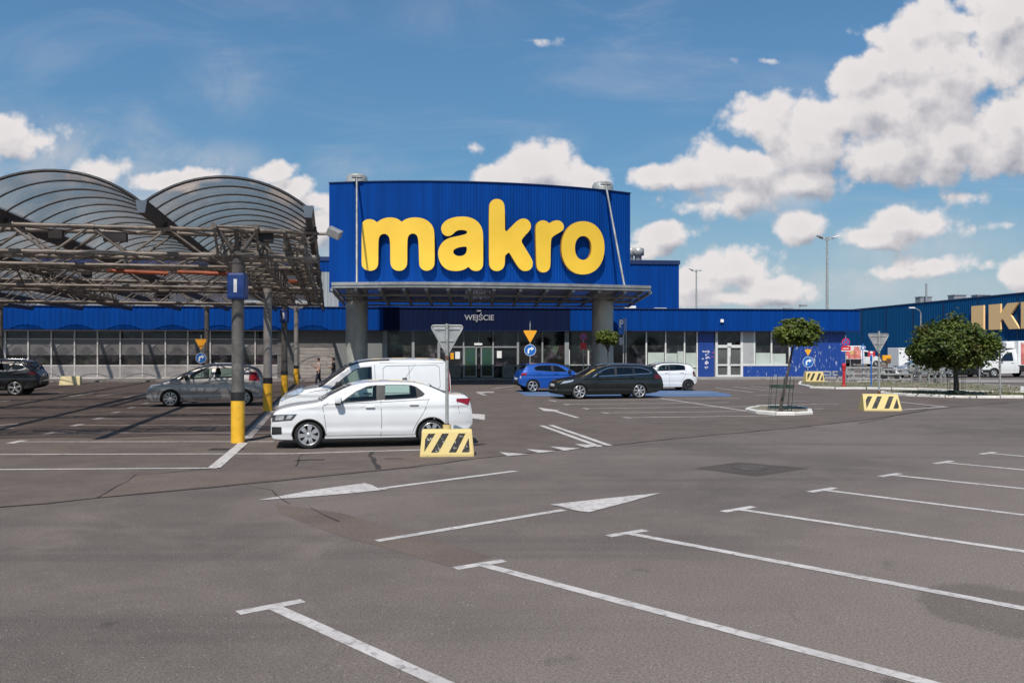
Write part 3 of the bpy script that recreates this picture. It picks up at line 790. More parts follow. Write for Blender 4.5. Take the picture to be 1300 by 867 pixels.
# ------------------------------------------------------------------ the store
TB = R(6.0); TT = math.tan(TB)
def wallpt(px, off=0.0):
    """point of the store's front wall line (off metres towards the lot) seen at photo column px"""
    # wall: Y = 62.2 + TT*(X+36.1) ; shifted towards the viewer by off
    sh = off/math.cos(TB); k = (px-CX)/F
    Y = (62.2-sh+TT*36.1)/(1-TT*k)
    return Vector((k*Y, Y, 0))
UD = Vector((math.cos(TB), math.sin(TB), 0)); ND = Vector((math.sin(TB), -math.cos(TB), 0))   # along the wall; out towards the lot
W0 = wallpt(650)
BM = Matrix(((UD.x,-ND.x,0,W0.x),(UD.y,-ND.y,0,W0.y),(0,0,1,0),(0,0,0,1)))   # local: x along wall, y into the building, z up
def U(px, off=0.0): return (wallpt(px,off)-W0).dot(UD)
def ZB(py, px, off=0.0): return Zat(py, wallpt(px,off).y)
store = thing('store_building', 'blue clad wholesale store with big yellow lettering on a curved sign over its glazed entrance', 'store', (0,0,0))
def bput(mb, name, mats, parent=store, mat=BM):
    mb.v = [tuple(mat @ Vector(v)) for v in mb.v]
    return mb.build(name, mats, parent)
def clad(mb, x0, x1, y, z0, z1, pitch=.3, depth=.035, mi=0, face=-1):
    """trapezoidal sheet along local x at depth y"""
    n = max(1, round((x1-x0)/pitch)); p = (x1-x0)/n; pts = []
    for i in range(n):
        b = x0+i*p
        pts += [(b, y), (b+.45*p, y), (b+.55*p, y+face*depth), (b+.9*p, y+face*depth)]
    pts.append((x1, y))
    vs = [(a,b,z0) for a,b in pts]+[(a,b,z1) for a,b in pts]; m = len(pts)
    mb.add(vs, [(i,i+1,m+i+1,m+i) for i in range(m-1)], mi)
ZT, ZF = 5.22, 3.62      # fascia top and bottom
UL, UR = U(-160), U(1073)
uPl, uPr = U(487), U(722)        # dark entrance band
# fascia: blue left, navy over the entrance, blue right
for (a, b, mat, lab) in ((UL, uPl, 'clad', None), (uPl, uPr, 'clad_dark', 'dark navy fascia band over the entrance'), (uPr, U(1091,.6), 'clad', None)):
    m = MB(); clad(m, a, b, -.6, ZF, ZT, .36, .024)
    m.box((a,-.56,ZF-.02),(b,0,ZF+.05)); 
    o = bput(m, 'fascia', M[mat])
    if lab: o['label'] = lab
m = MB(); m.box((UL,-.70,ZT),(U(1092,.6),.3,ZT+.07)); m.box((UL,-.69,ZF-.07),(U(1092,.6),-.5,ZF-.021)); m.box((U(1090,.6),-.6,ZF),(U(1092,.6),14,ZT))
bput(m, 'fascia_flashing', M['cap'])
m = MB(); m.box((UL,.3,0),(U(1073),.4,ZF)); m.box((UL,.45,ZF),(U(1090),30,ZT-.15)); m.box((U(1073)-.1,.0,0),(U(1073),30,ZF))
bput(m, 'rear_wall', M['wall_darkgrey'])
# --- left storefront
ux0, ux1 = UL, U(352)
zg0, zg1 = ZB(464,180), ZB(418.5,180)     # glass
m = MB(); m.box((ux0,.10,zg0),(ux1,.14,zg1)); bput(m, 'shop_window', M['shopglass'])
m = MB(); m.box((ux0,.085,ZB(450.5,180)),(ux1,.097,ZB(431,180))); fr = bput(m, 'window_film', M['frost'])
mull = [6.6,35.8,65.2,94.7,123.8,152.6,181,210,238.5,267,295,324]
mull = [6.6-29.2*k for k in range(5,0,-1)]+mull
for px in mull: 
    u = U(px+14.6); m = MB()
    m.add([(u+r*math.cos(t)*1.0, .075, 1.55+r*math.sin(t)*.8+.52) for r in (.36,) for t in [2*math.pi*k/20 for k in range(20)]], [tuple(range(20))])
    m.box((u-.5,.07,1.92),(u+.5,.078,2.02)); bput(m, 'film_print', M['frost_mark'], store)
m = MB(); m.box((ux0,.0,.12),(ux1,.2,zg0)); bput(m, 'low_wall', M['wall_grey'])
m = MB()
for px in mull: m.box((U(px)-.045,-.03,.1),(U(px)+.045,.08,zg1))
m.box((ux0,-.02,zg0-.04),(ux1,.07,zg0+.05)); m.box((ux0,.02,ZB(430.4,180)-.02),(ux1,.07,ZB(430.4,180)+.03)); m.box((ux0,-.01,.1),(ux1,.3,.2)); m.box((ux0,-.02,zg1-.1),(ux1,.07,zg1))
bput(m, 'window_frame', M['white_frame'])
# inner stock behind the glass: pallets and shelves that catch some light
# --- grey wall and roller shutter
m = MB(); m.box((ux1,0,.1),(U(380),.2,ZF-.07)); bput(m, 'grey_wall', M['wall_darkgrey'])
m = MB(); m.box((U(380),.02,ZB(441,400)),(U(425),.2,ZF-.08)); m.box((U(425),.015,.1),(U(488),.2,ZF-.081)); bput(m, 'grey_wall', M['wall_darkgrey'])
m = MB(); n = 22; z0, z1 = .1, ZB(441,400)
for k in range(n):
    a = z0+(z1-z0)*k/n; b = z0+(z1-z0)*(k+1)/n
    m.add([(U(380),.06,a),(U(425),.06,a),(U(425),.02,(a+b)/2),(U(380),.02,(a+b)/2),(U(425),.06,b),(U(380),.06,b)], [(0,1,2,3),(3,2,4,5)])
bput(m, 'roller_shutter', M['shutter'])
# --- entrance: glazed portal
zp = ZB(418,600)
def pane(a, b, z0, z1, mat, name='window_pane', y=.12):
    m = MB(); m.box((U(a),y,z0),(U(b),y+.03,z1)); return bput(m, name, M[mat])
pane(491,525,.12,zp,'shopglass_busy'); pane(526.5,556,.12,zp,'shopglass_busy'); pane(557,588,.12,zp,'shopglass')
pane(588,626,ZB(438,600),zp,'shopglass'); pane(626,657,.12,zp,'shopglass'); pane(658,688,.12,zp,'shopglass_busy'); pane(689,718,.12,zp,'shopglass_busy')
m = MB()
for px, w in ((489,.16),(524.5,.10),(557,.10),(588.5,.05),(626,.05),(657.5,.08),(688.5,.06),(719.5,.16)):
    m.box((U(px)-w,-.05,.1),(U(px)+w,.115,zp))
m.box((U(607.5)-.035,-.03,ZB(440,600)),(U(607.5)+.035,.1,zp))
m.box((U(488),-.06,zp-.12),(U(722),.11,zp-.001)); m.box((U(557),-.04,ZB(440.5,600)-.05),(U(658),.11,ZB(440.5,600)+.05))
for a, b in ((557,588),(626,658)): m.box((U(a),-.02,ZB(464.5,600)-.03),(U(b),.11,ZB(464.5,600)+.03))
for a, b in ((491,525),(689,718),(658,688)): m.box((U(a),-.02,ZB(464.5,600)-.02),(U(b),.10,ZB(464.5,600)+.02))
bput(m, 'entrance_frame', M['grey_frame'])
for a, b in ((589.5,604.5),(611,625.5)):
    m = MB(); m.box((U(a),.0,.16),(U(b),.05,ZB(442,600))); d = bput(m, 'sliding_door', M['poster'])
    m = MB()
    for p in (a, b): m.box((U(p)-.05,-.03,.13),(U(p)+.05,.06,ZB(441.5,600)))
    m.box((U(a),-.03,.12),(U(b),.055,.22))
    bput(m, 'door_frame', M['grey_frame'], d)
pane(605,610.5,.12,ZB(442,600),'shopglass','door_gap',.2)
m = MB(); m.box((U(602),-.12,ZB(438.2,600)),(U(612),.02,ZB(435.5,600))); bput(m, 'door_sensor', M['white'])
for a, b, z, hh in ((572,576,452,8),(578,584,451,9),(631,637,450,9)):
    m = MB(); m.box((U(a),.09,ZB(z+hh/2,600)),(U(b),.112,ZB(z-hh/2,600))); o = bput(m, 'notice_sheet', M['white' if a!=572 else 'amber'])
# --- right of the entrance: dark glass with white posts
pane(722,757,.12,ZF-.08,'shopglass'); pane(757,820,.12,ZF-.08,'shopglass')
m = MB()
for px, zt in ((722.5,ZB(444,740)),(747,ZB(445,740)),(820.5,ZF-.08),(845,ZF-.08),(869,ZF-.08),(885,ZF-.08)):
    m = MB(); m.box((U(px)-.05,-.03,.1),(U(px)+.05,.115,zt)); bput(m, 'window_post', M['white_frame'])
m = MB(); m.box((U(845.5),.0,ZB(466,870)-.02),(U(885),.1,ZB(466,870)+.02)); bput(m, 'window_transom', M['white_frame'])
m = MB(); m.box((U(724),-.02,ZB(463.5,740)-.04),(U(750),.1,ZB(463.5,740)+.04)); bput(m, 'window_transom', M['white_frame'])
pane(821,885,.12,ZF-.08,'shopglass')
for a, b, z in ((823,843.5,447.5),(846.5,860,448.5),(871,884,448)):
    m = MB(); m.box((U(a),.088,.14),(U(b),.112,ZB(z,850))); bput(m, 'window_film', M['frost_low'])
m = MB(); m.box((U(860.5),.088,.14),(U(868),.112,ZB(446,850))); bput(m, 'window_film', M['frost_low'])
# --- blue door panel with stickers, white door, grey panel, windows
m = MB(); m.box((U(886.5),-.04,.1),(U(906.5),.2,ZF-.08)); bp = bput(m, 'blue_panel', M['panel_blue'])
rnd = random.Random(4)
for k in range(26):
    px = rnd.choice((893,896.5,899,904))+rnd.uniform(-1.3,1.3); z = rnd.uniform(.7,2.1); w, h = rnd.uniform(.03,.09), rnd.uniform(.05,.13)
    m = MB(); m.box((U(px)-w,-.046-.001*k/26,z),(U(px)+w,-.043,z+h)); bput(m, 'sticker', M['sticker_pink' if px > 902 and z > 1.4 else 'sticker'], bp)
zd = ZB(441.5,925)
m = MB()
for px, w in ((909.5,.09),(925.3,.12),(941.5,.09)): m.box((U(px)-w,-.06,.1),(U(px)+w,.1,zd if px==925.3 else ZF-.08))
m.box((U(909),-.055,zd),(U(942),.1,zd+.22)); m.box((U(911),-.05,ZB(463.5,925)-.05),(U(940),.1,ZB(463.5,925)+.07)); m.box((U(911),-.05,.1),(U(940),.1,.24)); m.box((U(923),-.12,zd+.1),(U(928),.0,zd+.36))
dr = bput(m, 'white_door_frame', M['white_frame'])
pane(910.5,924,.2,zd,'grey_door_glass','door_pane',.06); pane(927,940.5,.2,zd,'grey_door_glass','door_pane',.06); pane(910,941,zd+.2,ZF-.08,'shopglass')
m = MB(); m.box((U(926.2)-.02,-.16,ZB(462,925)),(U(926.2)+.02,-.09,ZB(452,925))); bput(m, 'door_handle', M['steel'], dr)
m = MB(); m.box((U(943),-.03,ZB(463,950)),(U(957),.2,ZF-.08)); bput(m, 'grey_panel', M['wall_grey'])
pane(957.5,1003,ZB(463,980),ZF-.08,'shopglass')
m = MB(); m.box((U(960),.08,ZB(462,980)),(U(978),.112,ZB(448,980))); m.box((U(981),.08,ZB(462,980)),(U(998),.113,ZB(449,980))); bput(m, 'window_film', M['frost_low'])
m = MB()
for px in (957.7,979.3,1002.5): m.box((U(px)-.06,-.035,ZB(463,980)),(U(px)+.06,.1,ZF-.08))
m.box((U(943),-.07,ZB(463.6,980)-.05),(U(1003.5),.12,ZB(462.6,980)+.03)); bput(m, 'window_frame', M['white_frame'])
m = MB(); m.box((U(943),-.05,.04),(U(1003.2),.2,ZB(464,980))); m.box((U(1003.2),-.05,.04),(U(1073),.21,ZF-.08)); m.box((U(1073)-.3,.21,.04),(U(1073)+.01,8,ZF-.081))
bput(m, 'scuffed_wall', M['scuffed'])
# soffit lights of the right wing, roof bits
m = MB(); m.box((U(796),.4,ZT+.08),(U(809),1.0,ZT+.3)); bput(m, 'roof_light', M['white']); m = MB(); m.box((U(833),.4,ZT+.08),(U(848),.8,ZT+.16)); bput(m, 'roof_light', M['white'])
m = MB(); u = U(1018); m.box((u-.9,1.2,ZT),(u-.2,1.5,ZT+.25)); m.tube((u+.1,1.2,ZT),(u+.5,1.2,ZT+.5),.05); m.box((u+.35,1.0,ZT+.35),(u+.9,1.3,ZT+.5)); bput(m, 'roof_floodlight', M['grey_frame'])
m = MB(); u = U(916,.6); m.bbox((u-.12,-.78,ZF+.62),(u+.12,-.6,ZF+.86),.03); bput(m, 'wall_camera', M['white'])
# --- tall main hall behind
HO = 13.0
def UH(px): return U(px,-HO)
zh = Zat(331, wallpt(862,-HO).y)
m = MB(); clad(m, UH(430), UH(862), HO, ZT-.3, zh-.35, .32, .04); m.box((UH(-200),HO+.05,ZT-.4),(UH(862)-.02,HO+45,zh-.2), 0); bput(m, 'main_hall', M['clad'])
m = MB(); clad(m, UH(-200), UH(430), HO, ZT-.3, zh-1.3, .32, .03); bput(m, 'hall_wall', M['clad_grey'])
m = MB(); clad(m, UH(-200), UH(430), HO-.03, zh-1.3, zh-.35, .32, .03); bput(m, 'hall_band', M['clad'])
m = MB(); m.box((UH(-201),HO-.14,zh-.36),(UH(863),HO+45.2,zh)); bput(m, 'hall_flashing', M['cap'])
for px in (808,817):
    m = MB(); u = UH(px); r = .35 if px==808 else .55
    m.lathe([(r*.6,zh),(r*.6,zh+.6),(r,zh+.65),(r,zh+1.25),(r*.85,zh+1.32),(0,zh+1.32)], 18, origin=(u,HO+2,0)); bput(m, 'roof_vent', M['steel'])

# --- columns, curved sign, entrance canopy
for px, Y, top in ((453,58.0,13.7),(765,58.6,13.3)):
    X = Xat(px, Y); m = MB(); r = .71
    m.lathe([(r,0),(r,top-.45),(r*.97,top-.25),(r*.8,top-.07),(r*.45,top),(0,top+.02)], 32, origin=(X,Y,0))
    for z in (2.9,5.6,8.4,11.2): m.lathe([(r+.006,z-.02),(r+.012,z),(r+.006,z+.02)], 32, origin=(X,Y,0))
    m.build('column', M['column'], store)
PL, PR, SAG = Vector((-11.4,55.0,0)), Vector((7.85,58.6,0)), 2.0
ch = PR-PL; cl = ch.length; RAD = (cl*cl/4+SAG*SAG)/(2*SAG); nout = Vector((ch.y,-ch.x,0)).normalized(); CEN = (PL+PR)/2-nout*(RAD-SAG)
half = math.asin(cl/2/RAD); base_a = math.atan2(nout.y,nout.x)
def arc(t, r=0.0):   # t in -1..1 left to right
    a = base_a+half*t
    return CEN+Vector((math.cos(a),math.sin(a),0))*(RAD+r)
ZS0, ZS1 = 5.75, 12.52
m = MB(); n = 104; pts = []
for i in range(n):
    for f, o in ((0,0),(.35,0),(.5,.018),(.85,.018)):
        pts.append(arc(-1+2*(i+f)/n, o))
pts.append(arc(1.0))
k = len(pts); m.add([(p.x,p.y,ZS0) for p in pts]+[(p.x,p.y,ZS1) for p in pts], [(i,i+1,k+i+1,k+i) for i in range(k-1)])
bk = [arc(-1+2*i/24, -.6) for i in range(25)]
m.add([(p.x,p.y,ZS0) for p in bk]+[(p.x,p.y,ZS1) for p in bk], [(i+1,i,25+i,25+i+1) for i in range(24)])
for t in (-1,1):
    a, b = arc(t), arc(t,-.6); m.add([(a.x,a.y,ZS0),(b.x,b.y,ZS0),(b.x,b.y,ZS1),(a.x,a.y,ZS1)], [(0,1,2,3)])
sign = m.build('sign_wall', M['clad'], store)
m = MB()
for i in range(24):
    q = [arc(-1+2*i/24,.09), arc(-1+2*(i+1)/24,.09), arc(-1+2*(i+1)/24,-.66), arc(-1+2*i/24,-.66)]
    m.prism([(p.x,p.y) for p in q], ZS1, ZS1+.06)
m.build('flashing', M['cap'], sign, recalc=True)
m = MB()
for t in (-.985,-.5,0,.5,.985):
    a, b = arc(t,-.7), arc(t,-2.4); m.tube((a.x,a.y,5.5),(a.x,a.y,12.3),.1); m.tube((a.x,a.y,12.0),(b.x,b.y,5.6),.07)
m.build('rear_frame', M['canopy_metal'], sign)
# letters, traced as outlines, 0.2 m deep, standing off the cladding
def tr(pts, ox, oy): return [(ox+x/7.2235, oy+y/7.2235) for x, y in pts]
L_m = tr([(65,690),(65,560),(66,400),(69,320),(81,297),(105,281),(140,276),(175,283),(200,300),(207,308),(214,300),(240,282),(280,266),(330,260),(380,268),(415,285),(432,304),(460,281),(510,264),(570,260),(630,270),(685,300),(720,345),(733,400),(735,550),(735,680),(728,710),(705,738),(665,752),(625,742),(600,715),(592,680),(590,560),(586,480),(580,440),(565,417),(536,407),(508,415),(490,440),(485,480),(484,580),(484,680),(475,715),(445,745),(405,752),(365,742),(337,712),(328,670),(328,560),(325,470),(315,435),(295,416),(272,410),(245,418),(226,440),(220,480),(218,580),(218,680),(210,715),(185,742),(145,752),(100,742),(72,715)],450,240)
L_a = tr([(793,365),(800,335),(825,300),(865,275),(920,258),(990,252),(1050,258),(1105,280),(1145,315),(1170,360),(1180,410),(1181,550),(1181,690),(1172,725),(1145,748),(1110,753),(1080,745),(1060,730),(1047,712),(1010,738),(960,752),(900,752),(845,738),(800,700),(775,650),(765,595),(772,545),(800,495),(840,462),(890,443),(960,430),(1020,415),(1034,403),(1030,385),(1005,377),(960,376),(930,388),(910,408),(890,425),(855,435),(825,425),(805,405)],450,240)
L_a2 = tr([(1031,527),(1030,570),(1015,600),(985,615),(945,615),(915,600),(904,578),(912,555),(940,540),(985,530)],450,240)
L_k = tr([(78,690),(78,420),(78,160),(90,122),(115,98),(150,90),(185,98),(210,120),(222,160),(224,280),(225,402),(270,360),(320,308),(355,280),(390,270),(425,276),(452,300),(464,335),(460,365),(440,395),(405,430),(371,477),(400,525),(440,590),(472,645),(482,680),(474,720),(448,746),(410,754),(375,745),(345,715),(310,660),(280,610),(262,580),(240,598),(225,612),(224,660),(222,695),(208,728),(180,748),(150,754),(115,746),(90,722)],610,240)
L_r = tr([(512,690),(509,560),(505,420),(505,350),(515,318),(540,295),(570,287),(605,294),(632,318),(660,296),(695,287),(730,292),(757,315),(767,350),(757,378),(725,400),(680,425),(655,445),(646,475),(643,570),(642,700),(632,735),(610,758),(575,767),(545,758),(520,732)],610,240)
def ell(cx, cy, rx, ry, n, pw=2.0):
    out = []
    for i in range(n):
        t = 2*math.pi*i/n; c, s = math.cos(t), math.sin(t)
        out.append((cx+rx*math.copysign(abs(c)**(2/pw),c), cy+ry*math.copysign(abs(s)**(2/pw),s)))
    return out
L_o = tr(ell(940,540,198,244,40,2.15),610,240); L_o2 = tr(ell(942,541,76,110,28,2.15),610,240)
def on_sign(p, r):
    """where the sight line of photo pixel p meets the sign's curved face, r metres in front of it"""
    d = Vector(((p[0]-CX)/F, 1, (HY-p[1])/F)); rr = RAD+r
    a = d.x**2+d.y**2; b = -2*(d.x*CEN.x+d.y*CEN.y); c = CEN.x**2+CEN.y**2-rr*rr
    t = (-b-math.sqrt(b*b-4*a*c))/(2*a); return Vector((d.x*t, d.y*t, EYE+d.z*t))
def letter(loops, smooth=1):
    loops = [chaikin(l, smooth) for l in loops]
    m = MB(); xs = [p[0] for p in loops[0]]; ys = [p[1] for p in loops[0]]
    ctr = on_sign(((min(xs)+max(xs))/2, (min(ys)+max(ys))/2), .44); nv = (Vector((ctr.x,ctr.y,0))-CEN).normalized()
    eye = Vector((0,0,EYE)); kk = (ctr-eye).dot(nv)
    def fr(p):          # flat letter, tangent to the curved wall at its own centre
        d = Vector(((p[0]-CX)/F, 1, (HY-p[1])/F)); return eye+d*(kk/d.dot(nv))
    def bkf(p): return fr(p)-nv*.2
    solid_from_loops(loops, fr, bkf, m, 0, 1)
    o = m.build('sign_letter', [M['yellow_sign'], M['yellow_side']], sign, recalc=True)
    return o
for lp in ([L_m],[L_a,L_a2],[L_k],[L_r]): letter(lp)
letter([L_o,L_o2], 1)
# entrance canopy: metal edge, beams and dirty glass, held by two rods from the columns
ZC = 5.78
fe = [Vector((*G_[:2],0)) for G_ in [(Xat(px,Y),Y) for px,Y in ((421,50.0),(520,49.6),(610,49.9),(720,51.0),(826,52.6))]]
be = [Vector((Xat(px,Y),Y,0)) for px,Y in ((437,61.2),(530,61.8),(610,62.3),(700,62.8),(797,63.4))]
def lerp_poly(P, t):
    s = t*(len(P)-1); i = min(int(s), len(P)-2); return P[i].lerp(P[i+1], s-i)
m = MB(); N = 24
for i in range(N):
    a, b = lerp_poly(fe,i/N), lerp_poly(fe,(i+1)/N)
    d = (b-a).normalized(); nn = Vector((d.y,-d.x,0))
    q = [a, b, b-nn*.22, a-nn*.22]
    m.prism([(p.x,p.y) for p in q], ZC-.12, ZC+.16)
    q = [a+nn*.06, b+nn*.06, b, a]
    m.prism([(p.x,p.y) for p in q], ZC+.03, ZC+.19)
ecan = m.build('entrance_canopy', M['canopy_metal'], store, recalc=True)
m = MB(); P = []
for i in range(N+1): 
    a, b = lerp_poly(fe,i/N), lerp_poly(be,i/N); P.append([(a.lerp(b,.02).x,a.lerp(b,.02).y,ZC-.02),(b.x,b.y,ZC-.32)])
m.grid(P, smooth=False); m.build('canopy_glass', M['canopy_glass'], ecan)
m = MB(); NB = 13
for i in range(NB+1):
    a, b = lerp_poly(fe,i/NB), lerp_poly(be,i/NB); a = a.lerp(b,.015)
    m.tube((a.x,a.y,ZC-.2),(b.x,b.y,ZC-.5),.11,6)
for s in (.33,.66,.985):
    for i in range(N):
        a = lerp_poly(fe,i/N).lerp(lerp_poly(be,i/N),s); b = lerp_poly(fe,(i+1)/N).lerp(lerp_poly(be,(i+1)/N),s)
        z = ZC-.22-.3*s; m.tube((a.x,a.y,z),(b.x,b.y,z),.07,6)
m.build('canopy_beams', M['canopy_metal'], ecan)
for pt, pb, Yt, Yb, zt in ((453,453,54.4,50.2,12.78),(769,793,57.1,52.2,12.86)):
    m = MB(); a = Vector((Xat(pt,Yt),Yt,zt)); b = Vector((Xat(pb,Yb),Yb,ZC+.1)); m.tube(a,b,.068,10)
    cq = Vector((Xat(pt,58.0)+(.0),57.6,a.z)); m.tube(cq,a+Vector((0,-.1,0)),.08,8); m.box((a.x-.32,a.y-.14,a.z-.03),(a.x+.32,a.y+.2,a.z+.12))
    m.build('tie_rod', M['canopy_metal'], ecan)
# lettering over the door
me = text_mesh('WEJŚCIE', .62, .03, .012)
o = mesh_obj('entrance_lettering', me, M['wordmark'], store)
q = wallpt(608.5,.66); zt_ = Zat(403.6, q.y)
xs = [v.co.x for v in me.vertices]; sc = (Xat(627.5,q.y)-Xat(590,q.y))/(max(xs)-min(xs)); 
o.matrix_world = Matrix.Translation((q.x,q.y,zt_)) @ Matrix.Rotation(TB,4,'Z') @ Matrix.Rotation(R(90),4,'X') @ Matrix.Scale(sc,4)
m = MB(); u = U(608,.6); m.bbox((u-.16,-.75,4.97),(u+.16,-.63,5.07),.02); bput(m, 'wall_lamp', M['grey_frame'])
# concrete planters/blocks by the door
for px in (577.5, 645):
    q = wallpt(px, 1.2); m = MB(); T = Matrix.Translation((q.x,q.y,.12)) @ Matrix.Rotation(TB,4,'Z')
    m.bbox((-.42,-.4,0),(.42,.4,.95),.05, mat=T)
    o = m.build('concrete_block', M['concrete_grey'])
    tag(o, 'grey concrete block standing %s the sliding doors' % ('left of' if px < 600 else 'right of'), 'block', 'concrete blocks by the entrance')
# pavement in front of the store
def bsheet(name, u0, u1, y0, y1, h, mat):
    m = MB(); m.box((u0,y0,-.1),(u1,y1,h)); m.v = [tuple(BM @ Vector(v)) for v in m.v]; return struct(m.build(name, M[mat]))
bsheet('pavement', U(-160), U(545), -4.2, .3, .11, 'concrete')
bsheet('pavement', U(545)+.005, U(690), -3.2, .3, .06, 'concrete')
bsheet('pavement', U(690)+.005, U(1075), -3.6, .3, .10, 'concrete')

# ------------------------------------------------------------------ the second store, far right
A2, B2 = Vector((66.0,170.0,0)), Vector((70.4,118.0,0)); d2 = (B2-A2).normalized(); n2 = Vector((d2.y,-d2.x,0))
if n2.x > 0: n2 = -n2
store2 = thing('store_building', 'long dark blue store in the far right distance with ochre block letters', 'store', (0,0,0))
def hit2(px):
    k = (px-CX)/F   # A + s*d : x = k*y
    s = (k*A2.y-A2.x)/(d2.x-k*d2.y); return s
M2 = Matrix(((d2.x,-n2.x,0,A2.x),(d2.y,-n2.y,0,A2.y),(0,0,1,0),(0,0,0,1)))
L2 = 100
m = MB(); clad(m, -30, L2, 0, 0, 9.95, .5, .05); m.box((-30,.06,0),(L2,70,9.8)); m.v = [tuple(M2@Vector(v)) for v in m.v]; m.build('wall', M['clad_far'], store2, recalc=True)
m = MB(); m.box((-30.1,-.1,9.95),(L2+.1,70.1,10.1)); 
for s in range(-24,100,9): m.box((s,-.075,0),(s+.12,-.055,9.95))
m.v = [tuple(M2@Vector(v)) for v in m.v]; m.build('flashing', M['cap'], store2, recalc=True)
def letter2(poly_px, s0, s1, shape):
    m = MB(); za, zb = 5.1, 8.75
    P = [(s0+(s1-s0)*x, za+(zb-za)*y) for x, y in shape]
    solid_from_loops([P], lambda p: M2@Vector((p[0],-.36,p[1])), lambda p: M2@Vector((p[0],-.1,p[1])), m, 0, 0)
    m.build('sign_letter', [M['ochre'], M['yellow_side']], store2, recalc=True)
sI0, sI1, sK0, sK1 = hit2(1236), hit2(1251.5), hit2(1258), hit2(1297)
letter2(None, sI0, sI1, [(0,0),(1,0),(1,1),(0,1)])
letter2(None, sK0, sK1, [(0,0),(.40,0),(.40,.33),(.47,.42),(.68,0),(1,0),(.97,.07),(.72,.56),(.95,.93),(1,1),(.62,1),(.44,.70),(.40,.62),(.40,1),(0,1)])
wl = sK1-sK0; sE = sK1+.35
letter2(None, sE, sE+wl*.8, [(0,0),(1,0),(1,.22),(.45,.22),(.45,.39),(.9,.39),(.9,.61),(.45,.61),(.45,.78),(1,.78),(1,1),(0,1)])
sA = sE+wl*.8+.3
m = MB(); zl, zu = 5.1, 8.75
def PA(x, y): return (sA+wl*1.15*x, zl+(zu-zl)*y)
solid_from_loops([[PA(*p) for p in ((0,0),(.34,0),(.39,.17),(.61,.17),(.66,0),(1,0),(.68,1),(.32,1))], [PA(*p) for p in ((.44,.36),(.5,.66),(.56,.36))]], lambda p: M2@Vector((p[0],-.55,p[1])), lambda p: M2@Vector((p[0],-.1,p[1])), m, 0, 1)
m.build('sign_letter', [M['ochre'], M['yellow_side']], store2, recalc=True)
for px, w, h in ((1154.5,2.6,3.0),(1196,3.0,2.2),(1225,2.4,1.6)):
    s = hit2(px); m = MB(); w, h = (1.7,1.7) if px < 1160 else (1.8,1.2) if px < 1200 else (1.5,.6); m.bbox((s-w/2,1.5,10.1),(s+w/2,3.5,10.1+h*.62),.06); m.box((s-w/2-.1,1.4,10.1+h*.62),(s+w/2+.1,3.6,10.1+h*.62+.12))
    if px == 1154.5: m.tube((s+w/2+.9,2,10.1),(s+w/2+.9,2,13.4),.16)
    m.v = [tuple(M2@Vector(v)) for v in m.v]; m.build('roof_unit', M['sign_back'], store2)
# ------------------------------------------------------------------ vaulted car park canopy
TC = R(11.7)
cO = Vector((Xat(302,20.2),20.2,0)); cD = Vector((-math.sin(TC),math.cos(TC),0)); cR = Vector((math.cos(TC),math.sin(TC),0))
def K(t, s, z=0.0): 
    p = cO+cR*t+cD*s; return Vector((p.x,p.y,z))
canopy = thing('parking_canopy', 'long canopy of clear barrel vaults on weathered steel trusses over the left parking rows', 'canopy', tuple(cO))
def cbuild(m, name, mat, parent=canopy, **k):
    inv = Vector(cO)
    m.v = [tuple(Vector(v)-inv) for v in m.v]
    return m.build(name, mat, parent, **k)
ZG = 5.02            # gutter
S0, S1 = -2.1, 36.8
def send(t):
    # the vaults stop a little short of the store's fascia
    a, b = 30.0, 60.0
    for _ in range(40):
        s = (a+b)/2; p = K(t, s); ok = (p-W0).dot(ND) > 2.0
        a, b = (s, b) if ok else (a, s)
    return a
SP = 3.26; T0 = 1.62
# vaults
def vault_pt(t0, a, s, rise=.60):
    w = SP; r = (w*w/4+rise*rise)/(2*rise); x = -w*a
    return t0+x, ZG+math.sqrt(max(0, r*r-(x+w/2)**2))-(r-rise)
NV = 8
for j in range(NV):
    t0 = T0-j*SP; m = MB(); P = []; S1 = send(t0-SP/2)
    ns = 44
    for i in range(ns+1):
        s = S0+(S1-S0)*i/ns; row = []
        for k in range(17):
            t, z = vault_pt(t0, k/16, s); row.append(K(t, s, z+.08))
        P.append(row)
    m.grid(P)
    sheet = cbuild(m, 'vault_sheet', M['vault'])
    m = MB()
    nr = round((S1-S0)/1.03)
    for i in range(nr+1):
        s = S0+(S1-S0)*i/nr
        pts = [K(*((lambda q:(q[0],s,q[1]+.05))(vault_pt(t0,k/16,s)))) for k in range(17)]
        m.path(pts, .021 if i else .035, 5)
    cbuild(m, 'vault_ribs', M['rib'], sheet) if False else None
    if j < NV: 
        r = MB(); r.v, r.f, r.m, r.sm = m.v, m.f, m.m, m.sm; cbuild(r, 'vault_ribs', M['rib'], sheet)
for j in range(NV+1):
    t = T0-j*SP; m = MB(); w = .11; S1 = send(t)
    vs = []
    for s in (S0-.12, S1+.1):
        for dt, z in ((-w*.6,ZG-.15),(w*.6,ZG-.15),(w,ZG+.10),(-w,ZG+.10)): vs.append(K(t+dt,s,z))
    m.add(vs, [(0,1,2,3),(7,6,5,4),(0,4,5,1),(1,5,6,2),(2,6,7,3),(3,7,4,0)])
    gb = cbuild(m, 'gutter_beam', M['gutter'])
    m = MB(); vs = [K(t+dt,S0-.125,z) for dt, z in ((-w*.6,ZG-.15),(w*.6,ZG-.15),(w,ZG+.10),(-w,ZG+.10))]
    vs += [v+cD*-.015 for v in vs]; m.add(vs, [(3,2,1,0),(4,5,6,7),(0,1,5,4),(1,2,6,5),(2,3,7,6),(3,0,4,7)])
    cbuild(m, 'end_plate', M['gutter_end'], gb)
